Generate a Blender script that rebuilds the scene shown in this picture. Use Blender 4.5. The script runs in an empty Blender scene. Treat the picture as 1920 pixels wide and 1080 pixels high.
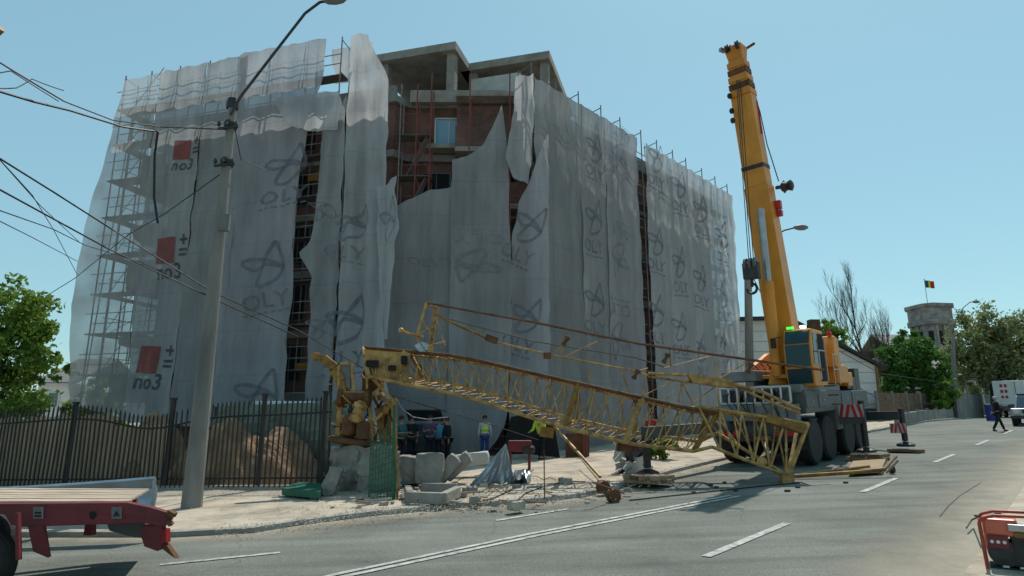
import bpy, bmesh, math, random
from mathutils import Vector, Matrix, noise
random.seed(7)
R = math.radians
sc = bpy.context.scene
col = sc.collection
# ---------------------------------------------------------------- camera, sky, sun
CAMH, PITCH, FPX = 2.2, R(12.3), 1190.0
cam = bpy.data.cameras.new('camera'); camo = bpy.data.objects.new('camera', cam); col.objects.link(camo)
camo.location = (0, 0, CAMH); camo.rotation_euler = (R(90)+PITCH, 0, 0)
cam.sensor_width = 36; cam.lens = 36*FPX/1920; cam.clip_start = .1; cam.clip_end = 3000
sc.camera = camo
SUN_AZ, SUN_EL = R(30), R(61)          # azimuth measured from +Y towards +X
w = bpy.data.worlds.new('World'); sc.world = w; w.use_nodes = True
nt = w.node_tree; nt.nodes.clear()
sky = nt.nodes.new('ShaderNodeTexSky'); sky.sky_type = 'NISHITA'; sky.sun_disc = False
sky.sun_elevation = SUN_EL; sky.sun_rotation = SUN_AZ; sky.dust_density = .6; sky.ozone_density = 1.2; sky.air_density = 1.1
tint = nt.nodes.new('ShaderNodeMixRGB'); tint.blend_type = 'MULTIPLY'; tint.inputs[0].default_value = 1
tint.inputs[2].default_value = (.95, 1.15, .95, 1)
bg = nt.nodes.new('ShaderNodeBackground'); bg.inputs[1].default_value = .13
out = nt.nodes.new('ShaderNodeOutputWorld')
clear = nt.nodes.new('ShaderNodeMixRGB'); clear.inputs[0].default_value = .6; clear.inputs[2].default_value = (1.95, 3.55, 4.45, 1)
nt.links.new(sky.outputs[0], tint.inputs[1]); nt.links.new(tint.outputs[0], clear.inputs[1]); nt.links.new(clear.outputs[0], bg.inputs[0]); nt.links.new(bg.outputs[0], out.inputs[0])
sl = bpy.data.lights.new('sun', 'SUN'); sl.energy = 3.9; sl.angle = R(.5); sl.color = (1, .95, .87)
so = bpy.data.objects.new('sun', sl); col.objects.link(so)
sdir = Vector((math.sin(SUN_AZ)*math.cos(SUN_EL), math.cos(SUN_AZ)*math.cos(SUN_EL), math.sin(SUN_EL)))
so.rotation_euler = sdir.to_track_quat('Z', 'Y').to_euler(); so.location = (20, 20, 60)
sc.view_settings.view_transform = 'Standard'; sc.view_settings.look = 'None'
sc.view_settings.exposure = 0.18; sc.view_settings.gamma = 1
# ---------------------------------------------------------------- pixel helpers (1920x1080 px of the photograph -> world)
CP, SP = math.cos(PITCH), math.sin(PITCH)
def ray(px, py):
    r, u = (px-960)/FPX, (540-py)/FPX
    f = CP-u*SP
    return r/f, (SP+u*CP)/f            # x per metre of depth, z per metre of depth
def W(px, py, d):
    a, b = ray(px, py); return Vector((a*d, d, CAMH+b*d))
RF, RN = Vector((.696, .718)), Vector((.718, -.696))   # road direction and its right hand normal
def zs(s):
    if s < 0: return .02*s if s > -60 else -1.2
    if s < 50: return .05*s
    return 2.5+.025*(s-50) if s < 130 else 4.5
def gz(x, y): return zs(x*RF.x+y*RF.y)
def G(px, py, off=0.0):
    a, b = ray(px, py); d = 5.0; lo, hi = 1.0, 400.0
    for _ in range(60):
        m = (lo+hi)/2
        if CAMH+b*m > gz(a*m, m)+off: lo = m
        else: hi = m
    return Vector((a*lo, lo, gz(a*lo, lo)+off))
def SL(s, l, dz=0): 
    p = RF*s+RN*l; return Vector((p.x, p.y, zs(s)+dz))
def gp(x, y, dz=0): return Vector((x, y, gz(x, y)+dz))
# ---------------------------------------------------------------- materials
MATS = {}
def mat(name, c1, c2=None, scale=3., rough=.85, metal=0., bump=0., bscale=None, transp=0., transl=0., stretch=None, spec=.3, c3=None, coord='Object', detail=6.):
    if name in MATS: return MATS[name]
    m = bpy.data.materials.new(name); m.use_nodes = True; t = m.node_tree; N = t.nodes; L = t.links
    b = N['Principled BSDF']; b.inputs['Roughness'].default_value = rough; b.inputs['Metallic'].default_value = metal
    b.inputs['Specular IOR Level'].default_value = spec
    tc = N.new('ShaderNodeTexCoord'); mp = N.new('ShaderNodeMapping'); L.new(tc.outputs[coord], mp.inputs[0])
    if stretch: mp.inputs['Scale'].default_value = stretch
    if c2 is None: c2 = tuple(x*.75 for x in c1)
    n = N.new('ShaderNodeTexNoise'); n.inputs['Scale'].default_value = scale; n.inputs['Detail'].default_value = detail; n.inputs['Roughness'].default_value = .62
    L.new(mp.outputs[0], n.inputs['Vector'])
    cr = N.new('ShaderNodeValToRGB'); e = cr.color_ramp.elements
    e[0].position = .34; e[0].color = (*c2, 1); e[1].position = .66; e[1].color = (*c1, 1)
    if c3: k = e.new(.5); k.color = (*c3, 1)
    L.new(n.outputs['Fac'], cr.inputs[0]); L.new(cr.outputs[0], b.inputs['Base Color'])
    if bump:
        n2 = N.new('ShaderNodeTexNoise'); n2.inputs['Scale'].default_value = bscale or scale*6; n2.inputs['Detail'].default_value = 5
        L.new(mp.outputs[0], n2.inputs['Vector'])
        bp = N.new('ShaderNodeBump'); bp.inputs['Strength'].default_value = bump; bp.inputs['Distance'].default_value = .03
        L.new(n2.outputs['Fac'], bp.inputs['Height']); L.new(bp.outputs[0], b.inputs['Normal'])
    if transl or transp:
        o = N['Material Output']; last = b.outputs[0]
        if transl:
            tr = N.new('ShaderNodeBsdfTranslucent'); L.new(cr.outputs[0], tr.inputs[0])
            mx = N.new('ShaderNodeMixShader'); mx.inputs[0].default_value = transl; L.new(last, mx.inputs[1]); L.new(tr.outputs[0], mx.inputs[2]); last = mx.outputs[0]
        if transp:
            tp = N.new('ShaderNodeBsdfTransparent'); mx = N.new('ShaderNodeMixShader')
            n3 = N.new('ShaderNodeTexNoise'); n3.inputs['Scale'].default_value = .5; L.new(mp.outputs[0], n3.inputs['Vector'])
            mr = N.new('ShaderNodeMapRange'); mr.inputs['From Min'].default_value = .3; mr.inputs['From Max'].default_value = .7
            mr.inputs['To Min'].default_value = transp*.5; mr.inputs['To Max'].default_value = min(1, transp*1.5)
            L.new(n3.outputs['Fac'], mr.inputs[0]); L.new(mr.outputs[0], mx.inputs[0])
            L.new(last, mx.inputs[1]); L.new(tp.outputs[0], mx.inputs[2]); last = mx.outputs[0]
        L.new(last, o.inputs[0])
    MATS[name] = m; return m
def emis(name, c, s):
    m = bpy.data.materials.new(name); m.use_nodes = True; b = m.node_tree.nodes['Principled BSDF']
    b.inputs['Base Color'].default_value = (*c, 1); b.inputs['Emission Color'].default_value = (*c, 1); b.inputs['Emission Strength'].default_value = s
    return m
def brick(name, c1, c2, mortar, scale=4.):
    m = bpy.data.materials.new(name); m.use_nodes = True; t = m.node_tree; N = t.nodes; L = t.links; b = N['Principled BSDF']
    b.inputs['Roughness'].default_value = .9
    tc = N.new('ShaderNodeTexCoord'); sx = N.new('ShaderNodeSeparateXYZ'); cx = N.new('ShaderNodeCombineXYZ'); ad = N.new('ShaderNodeMath')
    L.new(tc.outputs['Object'], sx.inputs[0]); L.new(sx.outputs[0], ad.inputs[0]); L.new(sx.outputs[1], ad.inputs[1])
    L.new(ad.outputs[0], cx.inputs[0]); L.new(sx.outputs[2], cx.inputs[1])
    k = N.new('ShaderNodeTexBrick'); k.inputs['Scale'].default_value = scale; k.inputs['Color1'].default_value = (*c1, 1); k.inputs['Color2'].default_value = (*c2, 1)
    k.inputs['Mortar'].default_value = (*mortar, 1); k.inputs['Mortar Size'].default_value = .03
    L.new(cx.outputs[0], k.inputs['Vector'])
    n = N.new('ShaderNodeTexNoise'); n.inputs['Scale'].default_value = 1.1; n.inputs['Detail'].default_value = 7; L.new(tc.outputs['Object'], n.inputs[0])
    mr = N.new('ShaderNodeMapRange'); mr.inputs['From Min'].default_value = .3; mr.inputs['From Max'].default_value = .7; mr.inputs['To Min'].default_value = .5; mr.inputs['To Max'].default_value = 1.15; L.new(n.outputs['Fac'], mr.inputs[0])
    mm = N.new('ShaderNodeMixRGB'); mm.blend_type = 'MULTIPLY'; mm.inputs[0].default_value = 1; L.new(k.outputs[0], mm.inputs[1]); L.new(mr.outputs[0], mm.inputs[2]); L.new(mm.outputs[0], b.inputs['Base Color'])
    return m
M_asph = mat('asphalt', (.165,.172,.15), (.1,.107,.093), .35, .9, bump=.4, bscale=70, c3=(.14,.147,.128))
def asphalt_extra(m):
    t = m.node_tree; N = t.nodes; L = t.links; b = N['Principled BSDF']; src = b.inputs['Base Color'].links[0].from_socket
    tc = N.new('ShaderNodeTexCoord'); mp = N.new('ShaderNodeMapping'); mp.inputs['Rotation'].default_value = (0,0,R(-46)); mp.inputs['Scale'].default_value = (.12,1.6,1)
    L.new(tc.outputs['Object'], mp.inputs[0]); n = N.new('ShaderNodeTexNoise'); n.inputs['Scale'].default_value = 1.2; n.inputs['Detail'].default_value = 5; L.new(mp.outputs[0], n.inputs[0])
    mr = N.new('ShaderNodeMapRange'); mr.inputs['From Min'].default_value = .3; mr.inputs['From Max'].default_value = .7; mr.inputs['To Min'].default_value = .74; mr.inputs['To Max'].default_value = 1.24; L.new(n.outputs['Fac'], mr.inputs[0])
    m1 = N.new('ShaderNodeMixRGB'); m1.blend_type = 'MULTIPLY'; m1.inputs[0].default_value = 1; L.new(src, m1.inputs[1]); L.new(mr.outputs[0], m1.inputs[2])
    n2 = N.new('ShaderNodeTexNoise'); n2.inputs['Scale'].default_value = .9; n2.inputs['Detail'].default_value = 6; L.new(tc.outputs['Object'], n2.inputs[0])
    ad = N.new('ShaderNodeMixRGB'); ad.blend_type = 'ADD'; ad.inputs[0].default_value = .9; L.new(tc.outputs['Object'], ad.inputs[1]); L.new(n2.outputs['Color'], ad.inputs[2])
    v = N.new('ShaderNodeTexVoronoi'); v.feature = 'DISTANCE_TO_EDGE'; v.inputs['Scale'].default_value = .16; L.new(ad.outputs[0], v.inputs['Vector'])
    r2 = N.new('ShaderNodeMapRange'); r2.inputs['From Min'].default_value = .0; r2.inputs['From Max'].default_value = .0035; r2.inputs['To Min'].default_value = .72; r2.inputs['To Max'].default_value = 1; L.new(v.outputs['Distance'], r2.inputs[0])
    m2 = N.new('ShaderNodeMixRGB'); m2.blend_type = 'MULTIPLY'; m2.inputs[0].default_value = 1; L.new(m1.outputs[0], m2.inputs[1]); L.new(r2.outputs[0], m2.inputs[2])
    n3 = N.new('ShaderNodeTexNoise'); n3.inputs['Scale'].default_value = 38; n3.inputs['Detail'].default_value = 2; L.new(tc.outputs['Object'], n3.inputs[0])
    r3 = N.new('ShaderNodeMapRange'); r3.inputs['From Min'].default_value = .3; r3.inputs['From Max'].default_value = .7; r3.inputs['To Min'].default_value = .72; r3.inputs['To Max'].default_value = 1.25; L.new(n3.outputs['Fac'], r3.inputs[0])
    m3 = N.new('ShaderNodeMixRGB'); m3.blend_type = 'MULTIPLY'; m3.inputs[0].default_value = 1; L.new(m2.outputs[0], m3.inputs[1]); L.new(r3.outputs[0], m3.inputs[2]); L.new(m3.outputs[0], b.inputs['Base Color'])
asphalt_extra(M_asph)
M_asph2 = mat('worn asphalt', (.27,.25,.205), (.15,.145,.12), 1.2, .9, bump=.35, bscale=50)
M_dust = mat('dusty pavement', (.47,.40,.31), (.24,.205,.16), 1.3, .95, bump=.8, bscale=22, c3=(.38,.325,.255))
M_earth = mat('earth', (.2,.165,.12), (.1,.09,.06), .5, .95, bump=.6)
M_kerb = mat('kerb stone', (.34,.33,.3), (.2,.19,.17), 2, .9, bump=.3)
M_paint = mat('road paint', (.46,.47,.43), (.17,.18,.16), 7, .85, c3=(.36,.37,.34), detail=12)
M_conc = mat('concrete', (.30,.28,.245), (.19,.175,.15), 1.6, .9, bump=.5)
M_concd = mat('raw concrete', (.25,.245,.23), (.16,.155,.145), .7, .9, bump=.3)
M_pole = mat('pole concrete', (.24,.23,.21), (.13,.125,.115), 1.6, .9, bump=.3, stretch=(1,1,.25))
M_brick = brick('red brick', (.2,.075,.05), (.145,.055,.04), (.15,.13,.115), 3.)
M_stone = brick('tower stone', (.27,.25,.23), (.2,.185,.17), (.3,.29,.27), 1.2)
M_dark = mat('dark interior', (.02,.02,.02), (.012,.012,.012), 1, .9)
M_black = mat('black rubber', (.018,.018,.019), (.03,.029,.027), 4, .75)
M_glass = mat('window glass', (.05,.09,.12), (.03,.05,.07), .5, .08, spec=.8)
M_frame = mat('window frame', (.55,.55,.54), (.45,.45,.44), 3, .5)
M_net = mat('net', (.53,.53,.535), (.37,.37,.375), .8, .8, transp=.07, transl=.45, stretch=(1,1,.3), bump=.25, bscale=3)
M_neta = mat('net violet', (.54,.535,.56), (.40,.395,.415), .9, .8, transp=.10, transl=.45, stretch=(1,1,.3), bump=.25, bscale=3)
M_netb = mat('net green grey', (.47,.47,.47), (.34,.34,.345), .7, .8, transp=.12, transl=.4, stretch=(1,1,.3), bump=.2, bscale=3)
M_netc = mat('net pale', (.7,.7,.71), (.5,.5,.51), .9, .8, transp=.1, transl=.5, stretch=(1,1,.3), bump=.25, bscale=3)
M_nett = mat('net thin', (.52,.51,.50), (.42,.41,.41), .9, .8, transp=.27, transl=.5)
M_ink = mat('print ink', (.12,.12,.15), (.2,.2,.235), 2.2, .8, transp=.5)
M_inkl = mat('print ink faded', (.17,.175,.2), (.25,.255,.275), 2.5, .8, transp=.58)
M_inkr = mat('print red', (.26,.06,.055), (.17,.055,.05), 2.5, .8, transp=.22)
M_inkb = mat('print black', (.04,.04,.045), (.09,.09,.095), 2.5, .8, transp=.2)
def creases(m):
    t = m.node_tree; N = t.nodes; L = t.links; b = N['Principled BSDF']; bp = [n for n in N if n.type == 'BUMP'][0]
    tc = N.new('ShaderNodeTexCoord'); mp = N.new('ShaderNodeMapping'); mp.inputs['Scale'].default_value = (2.6,2.6,.16); L.new(tc.outputs['Object'], mp.inputs[0])
    n = N.new('ShaderNodeTexNoise'); n.inputs['Scale'].default_value = 1.6; n.inputs['Detail'].default_value = 7; n.inputs['Roughness'].default_value = .65; n.inputs['Distortion'].default_value = .4; L.new(mp.outputs[0], n.inputs[0])
    b2 = N.new('ShaderNodeBump'); b2.inputs['Strength'].default_value = .8; b2.inputs['Distance'].default_value = .12; L.new(n.outputs['Fac'], b2.inputs['Height']); L.new(bp.outputs[0], b2.inputs['Normal']); L.new(b2.outputs[0], b.inputs['Normal'])
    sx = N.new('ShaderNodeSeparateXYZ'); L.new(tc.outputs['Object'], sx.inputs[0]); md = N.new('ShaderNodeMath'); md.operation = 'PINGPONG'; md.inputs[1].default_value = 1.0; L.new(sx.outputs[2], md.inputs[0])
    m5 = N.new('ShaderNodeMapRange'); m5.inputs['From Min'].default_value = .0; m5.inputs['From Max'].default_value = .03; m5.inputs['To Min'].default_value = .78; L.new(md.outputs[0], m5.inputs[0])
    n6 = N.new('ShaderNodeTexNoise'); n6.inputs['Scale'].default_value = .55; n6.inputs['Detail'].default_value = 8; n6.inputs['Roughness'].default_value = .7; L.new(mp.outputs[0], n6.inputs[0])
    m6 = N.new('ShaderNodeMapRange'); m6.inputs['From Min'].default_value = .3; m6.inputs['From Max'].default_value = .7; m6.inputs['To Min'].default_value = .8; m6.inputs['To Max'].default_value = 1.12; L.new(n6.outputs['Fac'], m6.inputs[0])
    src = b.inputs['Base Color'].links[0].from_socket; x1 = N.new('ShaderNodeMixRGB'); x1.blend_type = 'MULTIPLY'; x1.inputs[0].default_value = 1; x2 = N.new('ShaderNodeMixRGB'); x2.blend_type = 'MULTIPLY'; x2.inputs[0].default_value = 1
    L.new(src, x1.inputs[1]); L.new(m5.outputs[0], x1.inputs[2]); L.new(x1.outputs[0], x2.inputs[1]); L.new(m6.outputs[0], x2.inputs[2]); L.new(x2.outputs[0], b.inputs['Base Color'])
    for k in N:
        if k.type == 'BSDF_TRANSLUCENT': L.new(x2.outputs[0], k.inputs[0]); L.new(b2.outputs[0], k.inputs['Normal'])
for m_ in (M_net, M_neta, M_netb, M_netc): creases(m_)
M_scaf = mat('scaffold steel', (.16,.12,.11), (.25,.22,.2), 3, .6, .4)
M_scafr = mat('scaffold red', (.22,.05,.035), (.14,.05,.04), 3, .7)
M_plank = mat('scaffold plank', (.13,.12,.105), (.08,.075,.065), 2, .9)
M_yel = mat('crane yellow', (.66,.26,.018), (.5,.19,.014), 1.1, .45, spec=.5)
M_yel2 = mat('crane orange', (.62,.24,.022), (.48,.18,.017), 1.5, .5, spec=.5)
M_mus = mat('weathered mustard', (.5,.3,.09), (.15,.075,.025), 5, .6, .1, c3=(.36,.2,.06), spec=.5)
M_rust = mat('rusty brown', (.17,.075,.03), (.07,.035,.018), 4, .7, .2)
M_gear = mat('machine yellow', (.33,.17,.025), (.13,.065,.02), 4, .5)
M_cgrey = mat('carrier grey', (.10,.105,.105), (.07,.072,.072), 1.5, .6, spec=.4)
M_lgrey = mat('deck grey', (.2,.2,.197), (.11,.11,.108), 1.5, .6)
M_steel = mat('steel', (.4,.41,.42), (.28,.29,.3), 4, .35, .7)
M_dsteel = mat('dark steel', (.06,.06,.06), (.03,.03,.03), 4, .5, .5)
M_white = mat('white paint', (.62,.62,.62), (.5,.5,.49), 2, .5)
M_red = mat('red paint', (.5,.03,.025), (.35,.025,.02), 3, .45)
M_tred = mat('trailer red', (.17,.022,.028), (.09,.02,.02), 2.5, .55, spec=.35, c3=(.14,.02,.024))
M_wood = mat('timber', (.36,.26,.16), (.2,.14,.085), 3, .85, stretch=(1,8,1), bump=.3)
M_woodd = mat('dark timber', (.2,.13,.08), (.1,.065,.04), 3, .85, bump=.3)
M_board = mat('hoarding board', (.46,.34,.23), (.27,.19,.125), 1.5, .85, stretch=(3,3,.4))
M_fence = mat('fence black', (.02,.022,.02), (.035,.03,.028), 3, .6)
M_green = mat('green paint', (.02,.13,.075), (.015,.08,.05), 3, .6)
M_gnet = mat('green mesh', (.06,.13,.09), (.04,.09,.06), 3, .8, transp=.35)
M_soil = mat('clay soil', (.34,.215,.13), (.15,.095,.055), 1.8, .95, bump=.9, bscale=7, c3=(.24,.15,.09))
M_leaf = mat('leaf fresh', (.2,.31,.045), (.08,.15,.02), 1.6, .6, transl=.4)
M_leaf2 = mat('leaf dark', (.1,.22,.04), (.04,.1,.018), 1.3, .6, transl=.35)
M_leaf3 = mat('leaf olive', (.27,.31,.13), (.14,.17,.07), .9, .65, transl=.4)
M_bark = mat('bark', (.09,.07,.055), (.05,.04,.03), 4, .9)
M_cable = mat('cable', (.012,.012,.013), (.02,.02,.02), 4, .6)
M_wall = mat('plaster wall', (.66,.64,.6), (.56,.54,.51), .7, .9)
M_roof = mat('roof dark', (.05,.045,.045), (.03,.028,.028), 1, .8)
M_skin = mat('skin', (.36,.2,.14), (.3,.16,.11), 8, .6)
M_hair = mat('hair', (.03,.02,.015), (.015,.012,.01), 8, .7)
M_hiv = mat('hi vis', (.42,.6,.04), (.35,.5,.03), 3, .7)
M_blue = mat('blue cloth', (.03,.05,.22), (.02,.04,.16), 4, .8)
M_navy = mat('navy cloth', (.012,.016,.032), (.008,.01,.022), 4, .8)
M_blk = mat('black cloth', (.012,.012,.013), (.008,.008,.009), 4, .8)
M_teal = mat('teal cloth', (.03,.12,.13), (.02,.09,.1), 4, .8)
M_cyan = mat('cyan cloth', (.05,.3,.42), (.04,.24,.34), 4, .8)
M_whc = mat('grey cloth', (.4,.4,.42), (.33,.33,.35), 4, .8)
M_redc = mat('red cloth', (.4,.03,.03), (.3,.03,.03), 4, .8)
M_alu = mat('aluminium sheet', (.5,.53,.56), (.33,.36,.39), 2, .35, .6)
M_tarp = mat('pale tarp', (.5,.5,.48), (.4,.4,.38), 2, .8)
# ---------------------------------------------------------------- mesh builder
class MB:
    def __init__(s): s.v = []; s.f = []
    def add(s, vs, fs):
        o = len(s.v); s.v += [Vector(v) for v in vs]; s.f += [tuple(i+o for i in f) for f in fs]; return s
    def box(s, c, size, rot=None):
        c = Vector(c); hx, hy, hz = size[0]/2, size[1]/2, size[2]/2
        vs = [Vector((x, y, z)) for z in (-hz, hz) for x, y in ((-hx,-hy),(hx,-hy),(hx,hy),(-hx,hy))]
        if rot is not None: vs = [rot @ v for v in vs]
        return s.add([c+v for v in vs], [(3,2,1,0),(4,5,6,7),(0,1,5,4),(1,2,6,5),(2,3,7,6),(3,0,4,7)])
    def bar(s, p, q, w, h=None, up=(0,0,1)):
        p, q = Vector(p), Vector(q); h = h or w; d = (q-p)
        if d.length < 1e-5: return s
        d.normalize(); up = Vector(up)
        if abs(d.dot(up)) > .97: up = Vector((0,1,0))
        x = d.cross(up).normalized()*w/2; y = x.cross(d).normalized()*h/2
        vs = [c+a for c in (p, q) for a in (-x-y, x-y, x+y, -x+y)]
        return s.add(vs, [(0,1,2,3),(7,6,5,4),(0,4,5,1),(1,5,6,2),(2,6,7,3),(3,7,4,0)])
    def tube(s, p, q, r, n=8, r2=None, cap=True):
        p, q = Vector(p), Vector(q); r2 = r if r2 is None else r2; d = q-p
        if d.length < 1e-5: return s
        d.normalize(); up = Vector((0,0,1)) if abs(d.z) < .95 else Vector((1,0,0))
        x = d.cross(up).normalized(); y = d.cross(x).normalized()
        vs = []
        for c, rr in ((p, r), (q, r2)):
            for i in range(n):
                a = 2*math.pi*i/n; vs.append(c+x*math.cos(a)*rr+y*math.sin(a)*rr)
        fs = [(i, (i+1)%n, n+(i+1)%n, n+i) for i in range(n)]
        if cap: fs += [tuple(range(n))[::-1], tuple(range(n, 2*n))]
        return s.add(vs, fs)
    def path(s, pts, r, n=5):
        for a, b in zip(pts[:-1], pts[1:]): s.tube(a, b, r, n, cap=True)
        return s
    def prism(s, poly, z0, z1):     # poly: list of (x,y), vertical extrusion
        n = len(poly); vs = [Vector((x, y, z0)) for x, y in poly]+[Vector((x, y, z1)) for x, y in poly]
        return s.add(vs, [tuple(range(n))[::-1], tuple(range(n, 2*n))]+[(i, (i+1)%n, n+(i+1)%n, n+i) for i in range(n)])
    def slab(s, pts, vec):          # any polygon extruded by a vector
        n = len(pts); vec = Vector(vec); vs = [Vector(p) for p in pts]+[Vector(p)+vec for p in pts]
        return s.add(vs, [tuple(range(n))[::-1], tuple(range(n, 2*n))]+[(i, (i+1)%n, n+(i+1)%n, n+i) for i in range(n)])
    def grid(s, rows):
        nv, nu = len(rows), len(rows[0]); vs = [p for r in rows for p in r]
        return s.add(vs, [(j*nu+i, j*nu+i+1, (j+1)*nu+i+1, (j+1)*nu+i) for j in range(nv-1) for i in range(nu-1)])
    def lathe(s, c, prof, n=16, axis='z', rot=None):
        c = Vector(c); vs = []
        for r, h in prof:
            for i in range(n):
                a = 2*math.pi*i/n; x, y = r*math.cos(a), r*math.sin(a)
                v = Vector((x, y, h)) if axis == 'z' else (Vector((x, h, y)) if axis == 'y' else Vector((h, x, y)))
                if rot is not None: v = rot @ v
                vs.append(c+v)
        m = len(prof)
        fs = [(j*n+i, j*n+(i+1)%n, (j+1)*n+(i+1)%n, (j+1)*n+i) for j in range(m-1) for i in range(n)]
        fs += [tuple(range(n))[::-1], tuple(range((m-1)*n, m*n))]
        return s.add(vs, fs)
    def build(s, name, m, parent=None, smooth=False, origin=None, bevel=0):
        me = bpy.data.meshes.new(name); o = bpy.data.objects.new(name, me); col.objects.link(o)
        off = Vector((0,0,0))
        if parent is not None:
            o.parent = parent; off = parent.get('_org'); off = Vector(off) if off is not None else Vector((0,0,0))
            o['_org'] = list(off)
        elif origin is not None: off = Vector(origin); o.location = off; o['_org'] = list(off)
        me.from_pydata([tuple(v-off) for v in s.v], [], s.f); me.update()
        bm = bmesh.new(); bm.from_mesh(me); bmesh.ops.recalc_face_normals(bm, faces=bm.faces); bm.to_mesh(me); bm.free()
        me.materials.append(m if not isinstance(m, str) else MATS[m])
        if smooth: me.polygons.foreach_set('use_smooth', [True]*len(me.polygons))
        if bevel:
            bv = o.modifiers.new('b', 'BEVEL'); bv.width = bevel; bv.segments = 2; bv.limit_method = 'ANGLE'
        return o
def thing(name, label, cat, loc=(0,0,0), group=None, rz=0, local=False):
    o = bpy.data.objects.new(name, None); col.objects.link(o); o.location = loc; o.rotation_euler = (0,0,rz)
    o.empty_display_size = .2
    o['_org'] = [0,0,0] if local else list(loc)
    o['label'] = label; o['category'] = cat
    if group: o['group'] = group
    return o
def tag(o, label, cat, group=None):
    o['label'] = label; o['category'] = cat
    if group: o['group'] = group
    return o
def struct(name, mb, m, **k):
    o = mb.build(name, m, **k); o['kind'] = 'structure'; return o
def rotz(a): return Matrix.Rotation(a, 3, 'Z')
# ---------------------------------------------------------------- ground, road, pavements
mb = MB(); SS = [-900,-300,-100,-60,-30,-10,0,10,20,30,40,50,70,100,130,200,400,1200]; LL = [-1200,-500,-200,-100,-50,-30,-20,-14,-8,0,8,20,50,120,400,1200]
mb.grid([[SL(s_, l_, -.14) for l_ in LL] for s_ in SS]); struct('ground', mb, M_earth)
kerb_px = [(-700,1010),(-300,1008),(40,1008),(330,1008),(475,1000),(560,986),(700,968),(860,953),(1000,944),(1100,932),(1180,912),(1260,888),(1340,868),(1430,848)]
kl = [G(x, y) for x, y in kerb_px]
end_s = 140
k0 = kl[-1]; s0 = k0.x*RF.x+k0.y*RF.y; l0 = k0.x*RN.x+k0.y*RN.y
kl += [SL(s_, l0+(s_-s0)*.02, 0) for s_ in (32,42,50,62,90,end_s)]
right_l = lambda s_: -1.7-.03*max(0, min(s_, 30)-8)
kr = []
for p in kl:
    s_ = p.x*RF.x+p.y*RF.y; kr.append(SL(s_, right_l(s_)))
def rows_between(A, B, n, dz):
    r = []
    for a, b in zip(A, B):
        r.append([Vector((a.x+(b.x-a.x)*i/n, a.y+(b.y-a.y)*i/n, gz(a.x+(b.x-a.x)*i/n, a.y+(b.y-a.y)*i/n)+dz)) for i in range(n+1)])
    return r
A2, B2 = [SL(-60,-14.5)]+kl, [SL(-60,-1.5)]+kr
struct('road', MB().grid(rows_between(A2, B2, 12, 0)), M_asph)
# worn shoulder strip of road next to the left kerb, pavement with kerb as real step
def offs(P, w_):
    o = []
    for i, p in enumerate(P):
        a = P[max(0, i-1)]; b = P[min(len(P)-1, i+1)]; d = Vector((b.x-a.x, b.y-a.y, 0)).normalized(); n = Vector((-d.y, d.x, 0)); q = p+n*w_
        o.append(q)
    return o
kl2 = [SL(-60,-14.5)]+kl
mb = MB(); o1 = offs(kl2, .16)
mb.grid([[Vector((a.x, a.y, gz(a.x,a.y)-.1)), Vector((a.x,a.y,gz(a.x,a.y)+.10)), Vector((b.x,b.y,gz(a.x,a.y)+.112)), Vector((b.x,b.y,gz(a.x,a.y)-.1))] for a, b in zip(kl2, o1)])
struct('kerb', mb, M_kerb)
far = [SL(-60,-80)]+[SL(p.x*RF.x+p.y*RF.y, -80) for p in kl]
o2 = offs(kl2, .16)
rws = []
for a, b in zip(o2, far):
    r = []
    for i in range(31):
        t = (i/30)**1.7; x, y = a.x+(b.x-a.x)*t, a.y+(b.y-a.y)*t
        r.append(Vector((x, y, gz(x, y)+.10+.03*noise.noise(Vector((x*.7, y*.7, 0)))*(i > 0))))
    rws.append(r)
struct('pavement', MB().grid(rws), M_dust)
mb = MB(); rr = [SL(s_, right_l(s_)) for s_ in (-60,-20,0,4,8,12,16,20,30,50,90,140)]
mb.grid([[p+Vector((0,0,.0))+Vector((RN.x,RN.y,0))*w_+Vector((0,0,h_)) for w_, h_ in ((0,-.1),(0,.06),(.15,.07),(9,.12),(80,.12))] for p in rr])
struct('pavement', mb, M_dust)
# road dust thinning out from both kerbs (a real layer of dust: coverage by noise, dense at the kerb)
def dust_mat():
    m = bpy.data.materials.new('road dust'); m.use_nodes = True; t = m.node_tree; N = t.nodes; L = t.links; b = N['Principled BSDF']; b.inputs['Roughness'].default_value = .95; b.inputs['Base Color'].default_value = (.33,.29,.225,1)
    at_ = N.new('ShaderNodeAttribute'); at_.attribute_name = 'edge'; tc = N.new('ShaderNodeTexCoord')
    n = N.new('ShaderNodeTexNoise'); n.inputs['Scale'].default_value = 1.3; n.inputs['Detail'].default_value = 10; n.inputs['Roughness'].default_value = .7; L.new(tc.outputs['Object'], n.inputs[0])
    s1 = N.new('ShaderNodeMath'); s1.operation = 'SUBTRACT'; L.new(n.outputs['Fac'], s1.inputs[0]); L.new(at_.outputs['Fac'], s1.inputs[1])
    mr = N.new('ShaderNodeMapRange'); mr.inputs['From Min'].default_value = -.35; mr.inputs['From Max'].default_value = .45; mr.inputs['To Max'].default_value = .85; L.new(s1.outputs[0], mr.inputs[0])
    tp = N.new('ShaderNodeBsdfTransparent'); mx = N.new('ShaderNodeMixShader'); L.new(mr.outputs[0], mx.inputs[0]); L.new(tp.outputs[0], mx.inputs[1]); L.new(b.outputs[0], mx.inputs[2]); L.new(mx.outputs[0], N['Material Output'].inputs[0])
    return m
M_rdust = dust_mat()
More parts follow.
